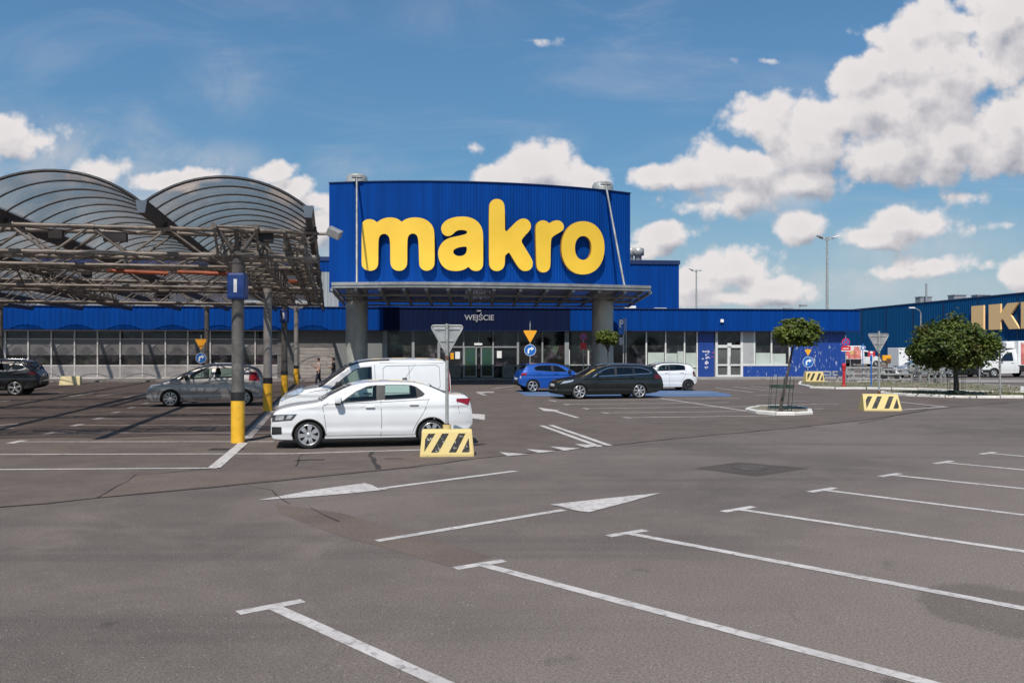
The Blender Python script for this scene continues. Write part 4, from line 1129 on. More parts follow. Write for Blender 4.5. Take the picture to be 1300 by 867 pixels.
# trusses: four chords joined by zig-zag bars
def truss(a0, a1, along, zt=4.86, zb=4.28, w=.9, pitch=1.62, r=.052, rd=.030):
    """along: 't' -> runs across the rows at s=a, 's' -> runs along them at t=a"""
    m = MB()
    def pt(u, off, z): return K(u, along[1]+off, z) if along[0]=='t' else K(along[1]+off, u, z)
    for off, z in ((-w/2,zt),(w/2,zt),(-w/2,zb),(w/2,zb)): m.tube(pt(a0,off,z), pt(a1,off,z), r, 8)
    n = max(1, round((a1-a0)/pitch)); p = (a1-a0)/n
    for i in range(n):
        u0 = a0+i*p; um = u0+p/2; u1 = u0+p
        for off in (-w/2, w/2):
            m.tube(pt(u0,off,zt), pt(um-.06,off,zb), rd, 6); m.tube(pt(um+.06,off,zb), pt(u1,off,zt), rd, 6)
            m.tube(pt(um-.13,off,zb),pt(um+.13,off,zb),r*1.25,8); m.tube(pt(u0-.1,off,zt),pt(u0+.1,off,zt),r*1.3,8)
        m.tube(pt(u0,-w/2,zt), pt(um,w/2,zt), rd*.9, 6); m.tube(pt(um,w/2,zt), pt(u1,-w/2,zt), rd*.9, 6)
        m.tube(pt(um,-w/2,zb), pt(u1,w/2,zb), rd*.9, 6); m.tube(pt(u0,w/2,zb), pt(um,-w/2,zb), rd*.9, 6)
        m.tube(pt(um,-w/2,zb), pt(um,w/2,zb), rd, 6); m.tube(pt(u0,-w/2,zt), pt(u0,w/2,zt), rd, 6)
    return cbuild(m, 'truss', M['truss'])
TL = T0-NV*SP
truss(TL, T0+.15, ('t', .45)); truss(TL, T0+.15, ('t', 11.2)); truss(TL, T0+.15, ('t', 21.9)); truss(TL, T0+.15, ('t', 5.7), 4.86, 4.5, .6); truss(TL, T0+.15, ('t', 16.5), 4.86, 4.5, .6)
truss(-.6, 22.4, ('s', 0.0)); truss(-.6, 22.4, ('s', -15.6)); truss(11, 22.4, ('s', -7.8), 4.86, 4.4, .7); truss(-.6, 22.4, ('s', 1.25), 4.8, 4.45, .4, 1.3, .045, .026)
# gutter saddles
for s in (0.0,.9,10.75,11.65,21.45,22.35):
    for j in range(NV+1):
        t = T0-j*SP; m = MB(); m.box(tuple(Vector((-.14,-.1,0))), tuple(Vector((.14,.1,.08))), mat=Matrix.Translation(K(t,s,4.9)) @ Matrix.Rotation(TC,4,'Z')); cbuild(m, 'saddle', M['gutter'])
# poles
def pole(t, s, top, r, mats, bumper=True):
    p = K(t,s); m = MB()
    m.tube((p.x,p.y,0),(p.x,p.y,top),r,20)
    m.tube((p.x,p.y,1.16 if bumper else .02),(p.x,p.y,1.34 if bumper else .1),r+.012,20)
    for dx, dy in ((-.42,0),(.42,0),(0,.42),(0,-.42)):
        q = p+cR*dx+cD*dy; m.tube((p.x,p.y,top-.1),(q.x,q.y,4.84),.05,8)
    m.tube((p.x,p.y,top-.25),(p.x,p.y,top+.02),r*1.12,20)
    o = cbuild(m, 'pole', mats)
    if bumper:
        m = MB(); m.tube((p.x,p.y,0),(p.x,p.y,.965),r+.017,24); cbuild(m, 'yellow_sleeve', M['pole_yellow'], o)
        m = MB(); m.tube((p.x,p.y,.966),(p.x,p.y,1.165),r+.019,24); cbuild(m, 'black_band', M['pole_black'], o)
    return o
pole(0,0,4.35,.137,M['pole']); pole(-.05,10.75,4.35,.142,M['pole_light']); pole(.0,21.4,4.35,.137,M['pole']); pole(0,37-.6,4.85,.14,M['pole_light'])
pole(-5.4,36.4,4.85,.14,M['pole'],False); pole(-17,36.2,4.85,.137,M['pole'],False)
# orange pipe runs and a few dark boxes hanging in the lattice
for t0, t1, s in ((-5.2,-3.3,10.6),(-3.0,-.9,10.6),(-9.6,-8.7,10.6),(.4,1.4,14)):
    m = MB(); m.tube(K(t0,s,4.78), K(t1,s,4.72), .07, 8); cbuild(m, 'orange_pipe', M['orange'])
rnd = random.Random(9)
for _ in range(16):
    t = rnd.uniform(-12,1); s = rnd.choice((.4,5.7,11.2,16.5,21.9))+rnd.uniform(-.3,.3); w = rnd.uniform(.2,.7); m = MB()
    m.box((-w/2,-.1,-.1),(w/2,.1,.1), mat=Matrix.Translation(K(t,s,rnd.uniform(4.5,4.75))) @ Matrix.Rotation(TC,4,'Z')); cbuild(m, 'cable_box', M['gutter'])
# floodlight on the outer corner
fl = thing('floodlight', 'small grey floodlight clamped to the outer end of the canopy truss beside the sign', 'floodlight', tuple(K(T0+.42,.2,4.86)))
m = MB(); m.tube((-.3,0,0),(0,0,0),.035); m.tube((0,0,-.06),(0,0,.12),.03); m.build('bracket', M['truss'], fl)
m = MB(); m.bbox((-.16,-.12,-.1),(.16,.12,.1),.02, mat=Matrix.Translation((.13,0,.02)) @ Matrix.Rotation(R(25),4,'Y') @ Matrix.Rotation(R(20),4,'X')); m.build('lamp_head', M['sign_back'], fl)
# blue "I" boards on the poles
def row_sign(t, s, z, label, w=.40, h=.60):
    p = K(t,s)
    q = thing('row_sign', label, 'sign', (p.x,p.y,z), 0, 'blue row signs on the canopy poles')
    m = MB(); m.bbox((-w/2,-.19,-h/2),(w/2,.19,h/2),.055); b = m.build('sign_box', M['navy_sign'], q)
    me = text_mesh('I', .5, .006, .008); xs = [v.co.x for v in me.vertices]; ys = [v.co.y for v in me.vertices]
    o = mesh_obj('letter', me, M['white_mark'], b)
    kx = .075/(max(xs)-min(xs)); ky = .30/(max(ys)-min(ys)); cx_ = (max(xs)+min(xs))/2; cy_ = (max(ys)+min(ys))/2
    o.matrix_local = Matrix.Translation((0,-.192,.0)) @ Matrix.Rotation(R(90),4,'X') @ Matrix.Diagonal((kx,ky,1,1)) @ Matrix.Translation((-cx_,-cy_,0))
    return q
row_sign(0,0,3.58,'large blue sign box with a white I on the nearest canopy pole')
row_sign(0,21.4,3.72,'small dark blue sign box with a white I on the third canopy pole back',.36,.62)
# ------------------------------------------------------------------ signs and small furniture
def tri_pts(w, h, down=True, r=.06):
    s = -1 if down else 1
    P = [(-w/2,h/2*-s),(w/2,h/2*-s),(0,h/2*s)] if down is False else [(-w/2,h/2),(0,-h/2),(w/2,h/2)]
    out = []
    for i in range(3):
        a = Vector(P[i]); p = (Vector(P[i-1])-a).normalized(); q = (Vector(P[(i+1)%3])-a).normalized()
        for k in range(5):
            t = k/4; c = a+p*r*(1-t)*(1-t)*1.3+q*r*t*t*1.3+ (p+q)*r*.25*2*t*(1-t)
            out.append((c.x,c.y))
    return out
def plate(mb, pts, y0, y1, mi=0, ox=0, oz=0):
    n = len(pts)
    mb.add([(p[0]+ox,y0,p[1]+oz) for p in pts]+[(p[0]+ox,y1,p[1]+oz) for p in pts], [tuple(range(n)),tuple(range(2*n-1,n-1,-1))]+[(i,n+i,n+(i+1)%n,(i+1)%n) for i in range(n)], mi)
def disc_pts(r, n=28): return [(r*math.cos(2*math.pi*i/n), r*math.sin(2*math.pi*i/n)) for i in range(n)]
def concrete_block(name, label, loc, rot, L, H, D, kind='worn', group='striped concrete blocks', stripes=True, lean=.13, slab=False):
    """trapezoid block with slanting faces, diagonal black bars on its face"""
    t = thing(name, label, 'barrier block', loc, rot, group)
    m = MB(); b = .025; q = D/2; f = q-lean
    prof = [(-q,0),(-q,.05),(-f-.0,H-.05),(-f+.04,H),(f-.04,H),(f,H-.05),(q,.05),(q,0)]
    xs = [-L/2+.0,-L/2+.03,L/2-.03,L/2]; P = []
    for i, x in enumerate(xs):
        sc = .94 if i in (0,3) else 1.0
        P.append([(x+ (0 if i in (1,2) else 0) - (math.copysign(.045*(z/H),x)), y*sc, z*(.985 if i in (0,3) else 1)) for y, z in prof])
    m.grid(P, smooth=False); n = len(prof); o = len(m.v)
    m.add(P[0], [tuple(range(n))]); m.add(P[-1], [tuple(range(n-1,-1,-1))])
    body = m.build('block_body', M['block_yellow' if kind!='pale' else 'block_pale'], t, recalc=True)
    if stripes:
        m = MB()
        sl = lean-.0; ylo, yhi = -q, -f
        def face(x, z):
            k = (z-.05)/(H-.1); return (x*(1-.045*2/L*(z/H)), ylo+(yhi-ylo)*k-.004, z)
        z0, z1 = .09, H-.075; w = L*.135; sh = L*.2
        for x in (-L*.40, -L*.13, L*.20, L*.44):
            a, bb, c, d = x-w/2-sh/2, x+w/2-sh/2, x+w/2+sh/2, x-w/2+sh/2
            lim = L/2-.08
            poly = [(a,z0),(bb,z0),(c,z1),(d,z1)]
            # clip against both ends
            def clip(poly, sgn):
                out = []
                for i in range(len(poly)):
                    p, r = poly[i], poly[(i+1)%len(poly)]; ip, ir = sgn*p[0] <= lim, sgn*r[0] <= lim
                    if ip: out.append(p)
                    if ip != ir:
                        u = (sgn*lim-p[0])/(r[0]-p[0]); out.append((sgn*lim, p[1]+(r[1]-p[1])*u))
                return out
            poly = clip(clip(poly,1),-1)
            if len(poly) >= 3: m.add([face(*p) for p in poly], [tuple(range(len(poly)))])
        m.build('black_stripes', M['stripe_worn' if kind=='worn' else 'stripe'], body)
    return t
def yield_back(base, rot, zp, w, label, grp, top, foot=0.0):
    """give-way sign seen from behind on a pole"""
    t = thing('yield_sign', label, 'road sign', base, rot, grp)
    m = MB(); m.tube((0,0,foot),(0,0,top),.034,12); pole_ = m.build('pole', M['steel'], t)
    m = MB(); m.tube((0,0,foot+.02),(0,0,foot+.14),.055,10); m.tube((0,0,zp-w*.55),(0,0,zp-w*.43),.042,10); m.build('collar', M['rust'], pole_)
    h = w*.88; m = MB(); pts = tri_pts(w,h)
    plate(m, pts, .05, .065, 0, 0, zp)
    sp = m.build('sign_plate', M['sign_back'], t)
    m = MB(); n = len(pts)
    for i in range(n):
        a, b = pts[i], pts[(i+1)%n]; m.tube((a[0],.045,a[1]+zp),(b[0],.045,b[1]+zp),.014,5)
    m.box((-w*.36,.03,zp+h*.36),(w*.36,.052,zp+h*.42)); m.box((-w*.2,.03,zp-.02),(w*.2,.052,zp+.02)); m.build('rim', M['steel'], sp)
    m = MB(); plate(m, tri_pts(w,h), .066, .07, 0, 0, zp); m.build('red_border', M['red'], sp)
    m = MB(); plate(m, tri_pts(w*.74,h*.74), .0705, .073, 0, 0, zp+.03); m.build('sign_face', M['amber'], sp)
    return t
# nearest block + sign
g1 = G(566.5,579.5); TH = R(12)
concrete_block('barrier_block', 'worn yellow concrete block with flaking black stripes beside the white sedan', (g1.x,g1.y+.2,0), TH*.4, 1.08, .53, .52)
m = MB(); 
sgn = yield_back((g1.x+.0,g1.y+.2,.0), 0, 2.31, .70, 'grey back of a triangular road sign standing in the worn block near the white sedan', 'road signs seen from behind', 2.65, .5)
m = MB(); m.tube((0,0,.5),(0,0,.62),.085,8); m.build('socket', M['block_yellow'], sgn)
# second block + sign further right
g2 = G(1120.5,521.5)
concrete_block('barrier_block', 'clean yellow concrete block with sharp black stripes, nearest to the broad dark maple', (g2.x,g2.y+.25,0), R(-6), 1.28, .58, .8, 'clean', lean=.3)
yield_back((g2.x-.02,g2.y+.25,0), R(3), 2.35, .80, 'grey back of a triangular road sign in the clean striped block by the broad tree', 'road signs seen from behind', 2.8, .56)
g3 = G(1035,487); b3 = concrete_block('barrier_block', 'small striped yellow block on the kerb end by the scuffed blue wall', (g3.x,g3.y+.3,.12), R(2), 1.2, .62, .6, 'clean')
g4 = G(87,489); concrete_block('barrier_block', 'faded pale yellow block without stripes in front of the left shop windows', (g4.x,g4.y+.3,0), R(4), 1.24, .54, .5, 'pale', stripes=False)

def arrow_disc(par, z, r, y0):
    m = MB(); plate(m, disc_pts(r), y0, y0+.02, 0, 0, z); d = m.build('blue_disc', M['blue_sign'], par)
    m = MB(); s = r/.3
    A = [(-.13,-.17),(-.05,-.17),(-.05,-.02),(-.03,.02),(.01,.035),(.06,.035),(.06,-.035),(.20,.075),(.06,.185),(.06,.115),(0,.115),(-.07,.095),(-.115,.05),(-.13,-.01)]
    plate(m, [(x*s,zz*s) for x, zz in A][::-1], y0-.006, y0-.001, 0, 0, z); m.build('white_arrow', M['white_mark'], d, recalc=True)
    m = MB(); P = disc_pts(r*.985,36); Q = disc_pts(r*.93,36)
    m.add([(p[0],y0-.003,p[1]+z) for p in P]+[(p[0],y0-.003,p[1]+z) for p in Q], [(i,36+i,36+(i+1)%36,(i+1)%36) for i in range(36)]); m.build('white_rim', M['white_mark'], d)
def combo(base, rot, label, zt, zd, w, r, top, shade=None):
    t = thing('traffic_sign', label, 'road sign', base, rot, 'blue arrow signs under yellow triangles')
    m = MB(); m.tube((0,0,0),(0,0,top),.03,10); m.build('pole', M['steel'], t)
    h = w*.88; m = MB(); plate(m, tri_pts(w,h), -.06, -.045, 0, 0, zt); y = m.build('yellow_triangle', M['amber'], t)
    arrow_disc(t, zd, r, -.06)
    return t
p = G(672.5,489); Y = p.y+4; 
combo((Xat(673,52.),52.,0), 0, 'bright blue right turn disc under a yellow triangle by the blue hatchback', Zat(427.5,52), Zat(444.5,52), .84, .345, Zat(407,52))
combo((Xat(255.5,50.5),50.5,0), 0, 'shaded blue turn disc under a yellow triangle above the grey car, under the canopy', Zat(437.5,50.5), Zat(454.5,50.5), .72, .30, 3.0)
combo((Xat(1025.5,59.),59.,.1), 0, 'blue right turn disc behind the striped block in front of the scuffed blue wall', Zat(447.8,59)-.1, Zat(459.5,59)-.1, .5, .365, 2.4)
# parking sign by the right column
Y = 55.0; pk = thing('parking_sign', 'tall blue P sign with a small plate on a thin pole beside the right column', 'sign', (Xat(791.5,Y),Y,0))
m = MB(); m.tube((0,0,0),(0,0,Zat(404,Y)),.04,10); m.tube((.16,.02,0),(.16,.02,Zat(404,Y)),.03,8); m.build('pole', M['steel'], pk)
m = MB(); m.box((-.32,-.07,Zat(424.5,Y)),(.02,-.05,Zat(405.5,Y))); bd = m.build('sign_board', M['blue_sign'], pk)
m = MB(); m.box((.045,-.09,Zat(424.5,Y)),(.06,.18,Zat(405.5,Y))); m.build('side_board', M['white'], pk)
me = text_mesh('P', .5, .006, .012); o = mesh_obj('letter', me, M['white_mark'], bd)
o.matrix_local = Matrix.Translation((-.15,-.078,Zat(411.5,Y))) @ Matrix.Rotation(R(90),4,'X') @ Matrix.Diagonal((1,1.35,1,1))
m = MB(); m.box((-.27,-.07,Zat(438,Y)),(.0,-.05,Zat(428.5,Y))); m.build('lower_plate', M['sign_back'], pk)
# no stopping sign in the shade left of the column
Y = 58.0; ns = thing('no_stopping_sign', 'shaded round no stopping sign over a plain red plate, left of the right column', 'road sign', (Xat(740.5,Y),Y,0))
def nostop(par, z, r, y0=-.05):
    m = MB(); plate(m, disc_pts(r), y0, y0+.02, 0, 0, z); d = m.build('red_disc', M['red'], par)
    m = MB(); plate(m, disc_pts(r*.8), y0-.006, y0-.001, 0, 0, z); d2 = m.build('blue_face', M['blue_sign'], d)
    m = MB()
    for a in (R(45), R(-45)):
        T = Matrix.Translation((0,0,z)) @ Matrix.Rotation(a,4,'Y'); m.box((-r*.8,y0-.011-.002*(a>0),-r*.09),(r*.8,y0-.007,r*.09), mat=T)
    m.build('red_bars', M['red'], d)
m = MB(); m.tube((0,0,0),(0,0,3.0),.03,10); m.build('pole', M['steel'], ns)
nostop(ns, Zat(427.5,Y), .24); m = MB(); m.box((-.2,-.055,Zat(443.5,Y)),(.2,-.035,Zat(435,Y))); m.build('red_plate', M['red'], ns)
# red plate sign at the far right
Y = 58.5; rs = thing('no_stopping_sign', 'red plate with white lettering under a round no stopping disc beside the red bollard', 'road sign', (Xat(1073.5,Y),Y,.1))
m = MB(); m.tube((0,0,0),(0,0,Zat(428,Y)),.025,10); m.tube((.42,.3,0),(.42,.3,Zat(446,Y)),.02,8); m.build('pole', M['steel'], rs)
nostop(rs, Zat(434.5,Y)-.1, .27, -.05)
m = MB(); m.box((-.31,-.06,Zat(446,Y)-.1),(.31,-.04,Zat(439.5,Y)-.1)); rp = m.build('red_plate', M['red'], rs)
m = MB(); z = Zat(442.4,Y)-.1
for k in range(6): m.box((-.2+k*.066,-.066,z-.035),(-.2+k*.066+.045,-.061,z+.035))
m.box((-.31,-.064,Zat(446,Y)-.1),(.31,-.0605,Zat(445,Y)-.1)); m.build('white_lettering', M['white_mark'], rp)
# bollards
for px, py, col, lab, hh in ((1071.3,490,'red','thick red bollard on the kerb with the metal barriers behind it',1.28),(1106,490,'blue_sign','slim blue post on the kerb beside the food van',1.75)):
    g = G(px,py,.1); t = thing('bollard', lab, 'bollard', (g.x,g.y,.1)); r = .075 if col=='red' else .04
    m = MB(); m.lathe([(r,0),(r,hh-.3),(r*1.0,hh-.28),(r*1.45,hh-.26),(r*1.45,hh-.05),(r*1.1,hh),(0,hh+.01)], 16); m.build('post', M[col], t)
    m = MB(); m.lathe([(r*1.5,hh-.34),(r*1.52,hh-.3),(r*1.5,hh-.26)],16); m.lathe([(r*1.7,0),(r*1.7,.03),(r,.04)],16); m.build('collar', M[col], t)
# blue peak sign and red-white flag board behind
Y = 66.0; t = thing('direction_board', 'red and white board with a pale cross bar beside the food van cab', 'sign', (Xat(1106,Y),Y,0))
m = MB(); m.tube((0,0,0),(0,0,2.1),.03); m.build('pole', M['steel'], t)
m = MB(); m.box((-.26,-.05,Zat(453,Y)),(.26,-.03,Zat(446,Y))); b = m.build('board', M['white'], t)
m = MB(); zc = Zat(449.5,Y); m.box((-.26,-.057,zc-.2),(-.1,-.051,zc+.2)); m.box((.1,-.057,zc-.2),(.26,-.051,zc+.2)); m.box((-.1,-.056,zc-.05),(.1,-.051,zc+.05)); m.build('red_print', M['red'], b)
Y = 67.0; t = thing('crossing_sign', 'small blue triangle topped sign above the food van', 'sign', (Xat(1095.3,Y),Y,0))
m = MB(); m.tube((0,0,0),(0,0,2.3),.03); m.build('pole', M['blue_sign'], t)
m = MB(); plate(m, [(-.22,0),(.22,0),(0,.52)][::-1], -.05, -.03, 0, 0, Zat(444,Y)); sb = m.build('sign_plate', M['blue_sign'], t, recalc=True)
m = MB(); plate(m, [(-.1,.06),(.1,.06),(0,.32)][::-1], -.057, -.051, 0, 0, Zat(444,Y)); m.build('white_triangle', M['white_mark'], sb, recalc=True)
# yellow board behind the sign pole, moped
Y = 78.; t = thing('yellow_board', 'yellow and dark brown board on a post in front of the far blue wall', 'sign', (Xat(1126,Y),Y,0))
m = MB(); m.tube((0,0,0),(0,0,1.6),.05); m.build('post', M['rust'], t)
m = MB(); m.bbox((-.42,-.12,Zat(458,Y)),(.34,.12,Zat(451,Y)),.03); yb = m.build('board', M['amber'], t)
m = MB(); m.bbox((-.1,-.14,Zat(461.5,Y)),(.3,.1,Zat(455,Y)),.03); m.build('dark_box', M['rust'], yb)
g = G(1131,482); t = thing('moped', 'small black and white moped parked at the grassy kerb', 'moped', (g.x,g.y,0), R(8), None)
for x in (-.52,.52):
    m = MB(); m.lathe([(.13,-.05),(.24,-.05),(.26,0),(.24,.05),(.13,.05)], 16, 'Y', (x,0,.26)); m.lathe([(.13,.03),(0,.03)],16,'Y',(x,0,.26)); m.lathe([(.0,-.03),(.13,-.03)],16,'Y',(x,0,.26)); m.build('wheel', M['tyre'], t)
m = MB(); m.bbox((-.55,-.12,.42),(.05,.12,.62),.06); m.bbox((-.2,-.13,.25),(.25,.13,.33),.03); m.tube((.25,0,.3),(.42,0,.85),.07); m.build('body', M['black_plastic'], t)
m = MB(); m.bbox((.3,-.17,.4),(.42,.17,.85),.05, mat=Matrix.Rotation(R(0),4,'Y')); m.bbox((.42,-.07,.42),(.72,.07,.54),.04); m.bbox((-.75,-.13,.45),(-.5,.13,.6),.05); m.build('fairing', M['white'], t)
m = MB(); m.bbox((-.55,-.13,.62),(.0,.13,.72),.05); m.build('saddle', M['black_plastic'], t)
m = MB(); m.tube((.36,-.3,.98),(.36,.3,.98),.025); m.tube((.4,0,.8),(.36,0,.98),.03); m.build('handlebar', M['black_plastic'], t)
# metal barrier rails of the trolley bays
def barrier(x0, x1, py, ytop, ybot, label, posts=3, lower=False, off=0):
    A = G(x0,py); B = G(x1,py); Y = A.y; L = (B-A).length
    t = thing('metal_barrier', label, 'barrier', (A.x,A.y,0), math.atan2(B.y-A.y,B.x-A.x), 'metal barriers of the trolley bays')
    zt, zb = Zat(ytop,Y), Zat(ybot,Y); r = .045
    m = MB(); m.bbox((0,-.05,zt-.1),(L,.05,zt),.015); m.bbox((0,-.05,zb),(L,.05,zb+.1),.015); m.box((0,-.045,zb+.1),(.09,.045,zt-.1)); m.box((L-.09,-.045,zb+.1),(L,.045,zt-.1))
    if lower: m.bbox((0,-.04,.2),(L,.04,.28),.01)
    m.build('rail_frame', M['steel'], t)
    for k in range(posts):
        x = L*(k+.5)/posts; m = MB(); m.box((x-.05,.055,0),(x+.05,.13,zt-.02)); m.box((x-.1,.0,0),(x+.1,.18,.02)); m.build('post', M['steel'], t)
barrier(1021,1055,484.5,471,477,'short rectangular metal barrier beside the small striped block',2)
barrier(1057,1083,484.5,471,477,'rectangular metal barrier just behind the red bollard',2)
barrier(1074,1120,486,466,475.5,'long metal barrier with a low bar, between the red bollard and blue post',3,True)
barrier(1121,1166,486.5,468,476,'metal barrier behind the grassy kerb, ending at the grey boxes on posts',3,True)
barrier(1075,1148,478,466.5,468,'low rear metal rail running behind the other barriers',4)
# grey boxes on posts
bx = [(1157,486.5,'grey box on a post, farthest from the broad maple trunk'),(1168,487,'wide grey box on a post, second farthest from the broad maple trunk'),(1179,487.8,'grey box on a post, third farthest from the broad maple trunk'),(1187,487.5,'grey box on a post, third nearest to the broad maple trunk'),(1194,488.2,'full size grey box on a post, nearest to the broad maple trunk'),(1199.5,486,'smallest grey box on a post, just behind the one nearest the maple trunk')]
first = None
for i, (px, py, lab) in enumerate(bx):
    g = G(px,py)
    if first is None:
        t = first = thing('post_box', lab, 'meter box', (g.x,g.y,0), R(5), 'grey boxes on posts before the round tree')
        m = MB(); m.bbox((-.2,-.16,.72),(.2,.16,1.28),.06); b = m.build('box', M['sign_back'], t); m = MB(); m.bbox((-.15,-.175,.85),(.15,-.155,1.15),.008); m.build('front_plate', M['steel'], b)
        m = MB(); m.box((-.05,-.05,0),(.05,.05,.74)); m.box((-.14,-.14,0),(.14,.14,.03)); m.build('post', M['steel'], t)
    else:
        c = copy_tree(first, None, (g.x,g.y,0), R(5+i*4), lab); s = (1,1.25,.95,1.05,1.0,.8)[i]; c.scale = (s, s, 1+.06*(i%3-1))
# thin posts on the right verge
for px, py, top, lab in ((1243.5,484,460,'thin pale post on the far verge in front of the truck bonnet'),(1269.5,501,443,'thin tall pale post on the grassy kerb in front of the truck')):
    g = G(px,py,.1); m = MB(); m.tube((0,0,0),(0,0,Zat(top,g.y)-.1),.045,10); m.lathe([(.05,Zat(top,g.y)-.1),(.03,Zat(top,g.y)-.06),(0,Zat(top,g.y)-.05)],10); m.tube((0,0,0),(0,0,.06),.1,10)
    o = m.build('marker_post', M['steel']); o.location = (g.x,g.y,.1); tag(o, lab, 'post', 'thin posts on the right verge')
# lamps
def mast(px, Y, py, label, heads):
    t = thing('light_mast', label, 'light mast', (Xat(px,Y),Y,0), R(0), 'tall floodlight masts behind the store'); H = Zat(py,Y)
    m = MB(); m.tube((0,0,0),(0,0,H),.22,12,.12); m.build('mast', M['steel'], t)
    m = MB()
    m.tube((-1.05,0,H-.1),(0,0,H-.35),.06); m.tube((1.05,0,H-.1),(0,0,H-.35),.06); m.tube((0,0,H-.5),(0,0,H),.17); m.build('bracket', M['steel'], t)
    for x, y, a in ((-1.0,-.3,18),(-.75,.3,25),(.75,.3,-25),(1.0,-.3,-18)):
        m = MB(); m.bbox((-.45,-.25,-.07),(.45,.25,.07),.04, mat=Matrix.Translation((x,y,H)) @ Matrix.Rotation(R(a),4,'Y')); m.build('lamp_head', M['grey_frame'] if x*y>0 else M['white'], t)
mast(1050,115,301,'tall floodlight mast between the right wing and the far blue store',4); mast(884,165,342.5,'more distant floodlight mast just right of the tall blue hall',4)
Y = 100.; t = thing('street_lamp', 'slim street lamp with a curved arm in front of the far blue store', 'street lamp', (Xat(1169,Y),Y,0))
m = MB(); m.tube((0,0,0),(0,0,6.3),.09,10,.06); m.path([(0,0,6.3),(-.12,0,6.6),(-.4,0,6.8),(-.75,0,6.92)],.045); m.build('pole', M['steel'], t)
m = MB(); m.bbox((-1.35,-.14,6.88),(-.7,.14,7.02),.04); m.build('lamp_head', M['white'], t)
# white storage container left of the round tree
Y = 92.; t = thing('white_container', 'plain white container standing on the far side of the road beside the round tree', 'container', (Xat(1141,Y),Y,0), R(6))
m = MB(); m.bbox((0,0,.15),(3.2,2.2,Zat(441.5,Y)),.04); m.build('shell', M['white'], t)
m = MB(); m.box((.08,-.012,.3),(1.5,-.002,Zat(443,Y))); m.box((1.56,-.012,.3),(3.1,-.002,Zat(443,Y))); b = m.build('door', M['white'], t); m = MB(); m.box((1.35,-.05,1.0),(1.42,-.013,1.3)); m.build('handle', M['grey_frame'], b)
m = MB(); m.box((.1,.2,0),(.4,2,.15)); m.box((2.8,.2,0),(3.1,2,.15)); m.build('skid', M['under'], t)
# far verge
def far_sheet(name, pts, mat, z):
    P = [G(*p) for p in pts]; m = MB(); m.add([(p.x,p.y,z) for p in P], [tuple(range(len(P)))]); o = m.build(name, M[mat]); bmf(o); return struct(o)
far_sheet('far_verge', [(1092,459.8),(1092,464),(1240,463.2),(1420,463.8),(1420,459)], 'soil', .02)
far_sheet('far_pavement', [(1205,482.3),(1330,482.3),(1330,486),(1205,486)], 'concrete', .02)

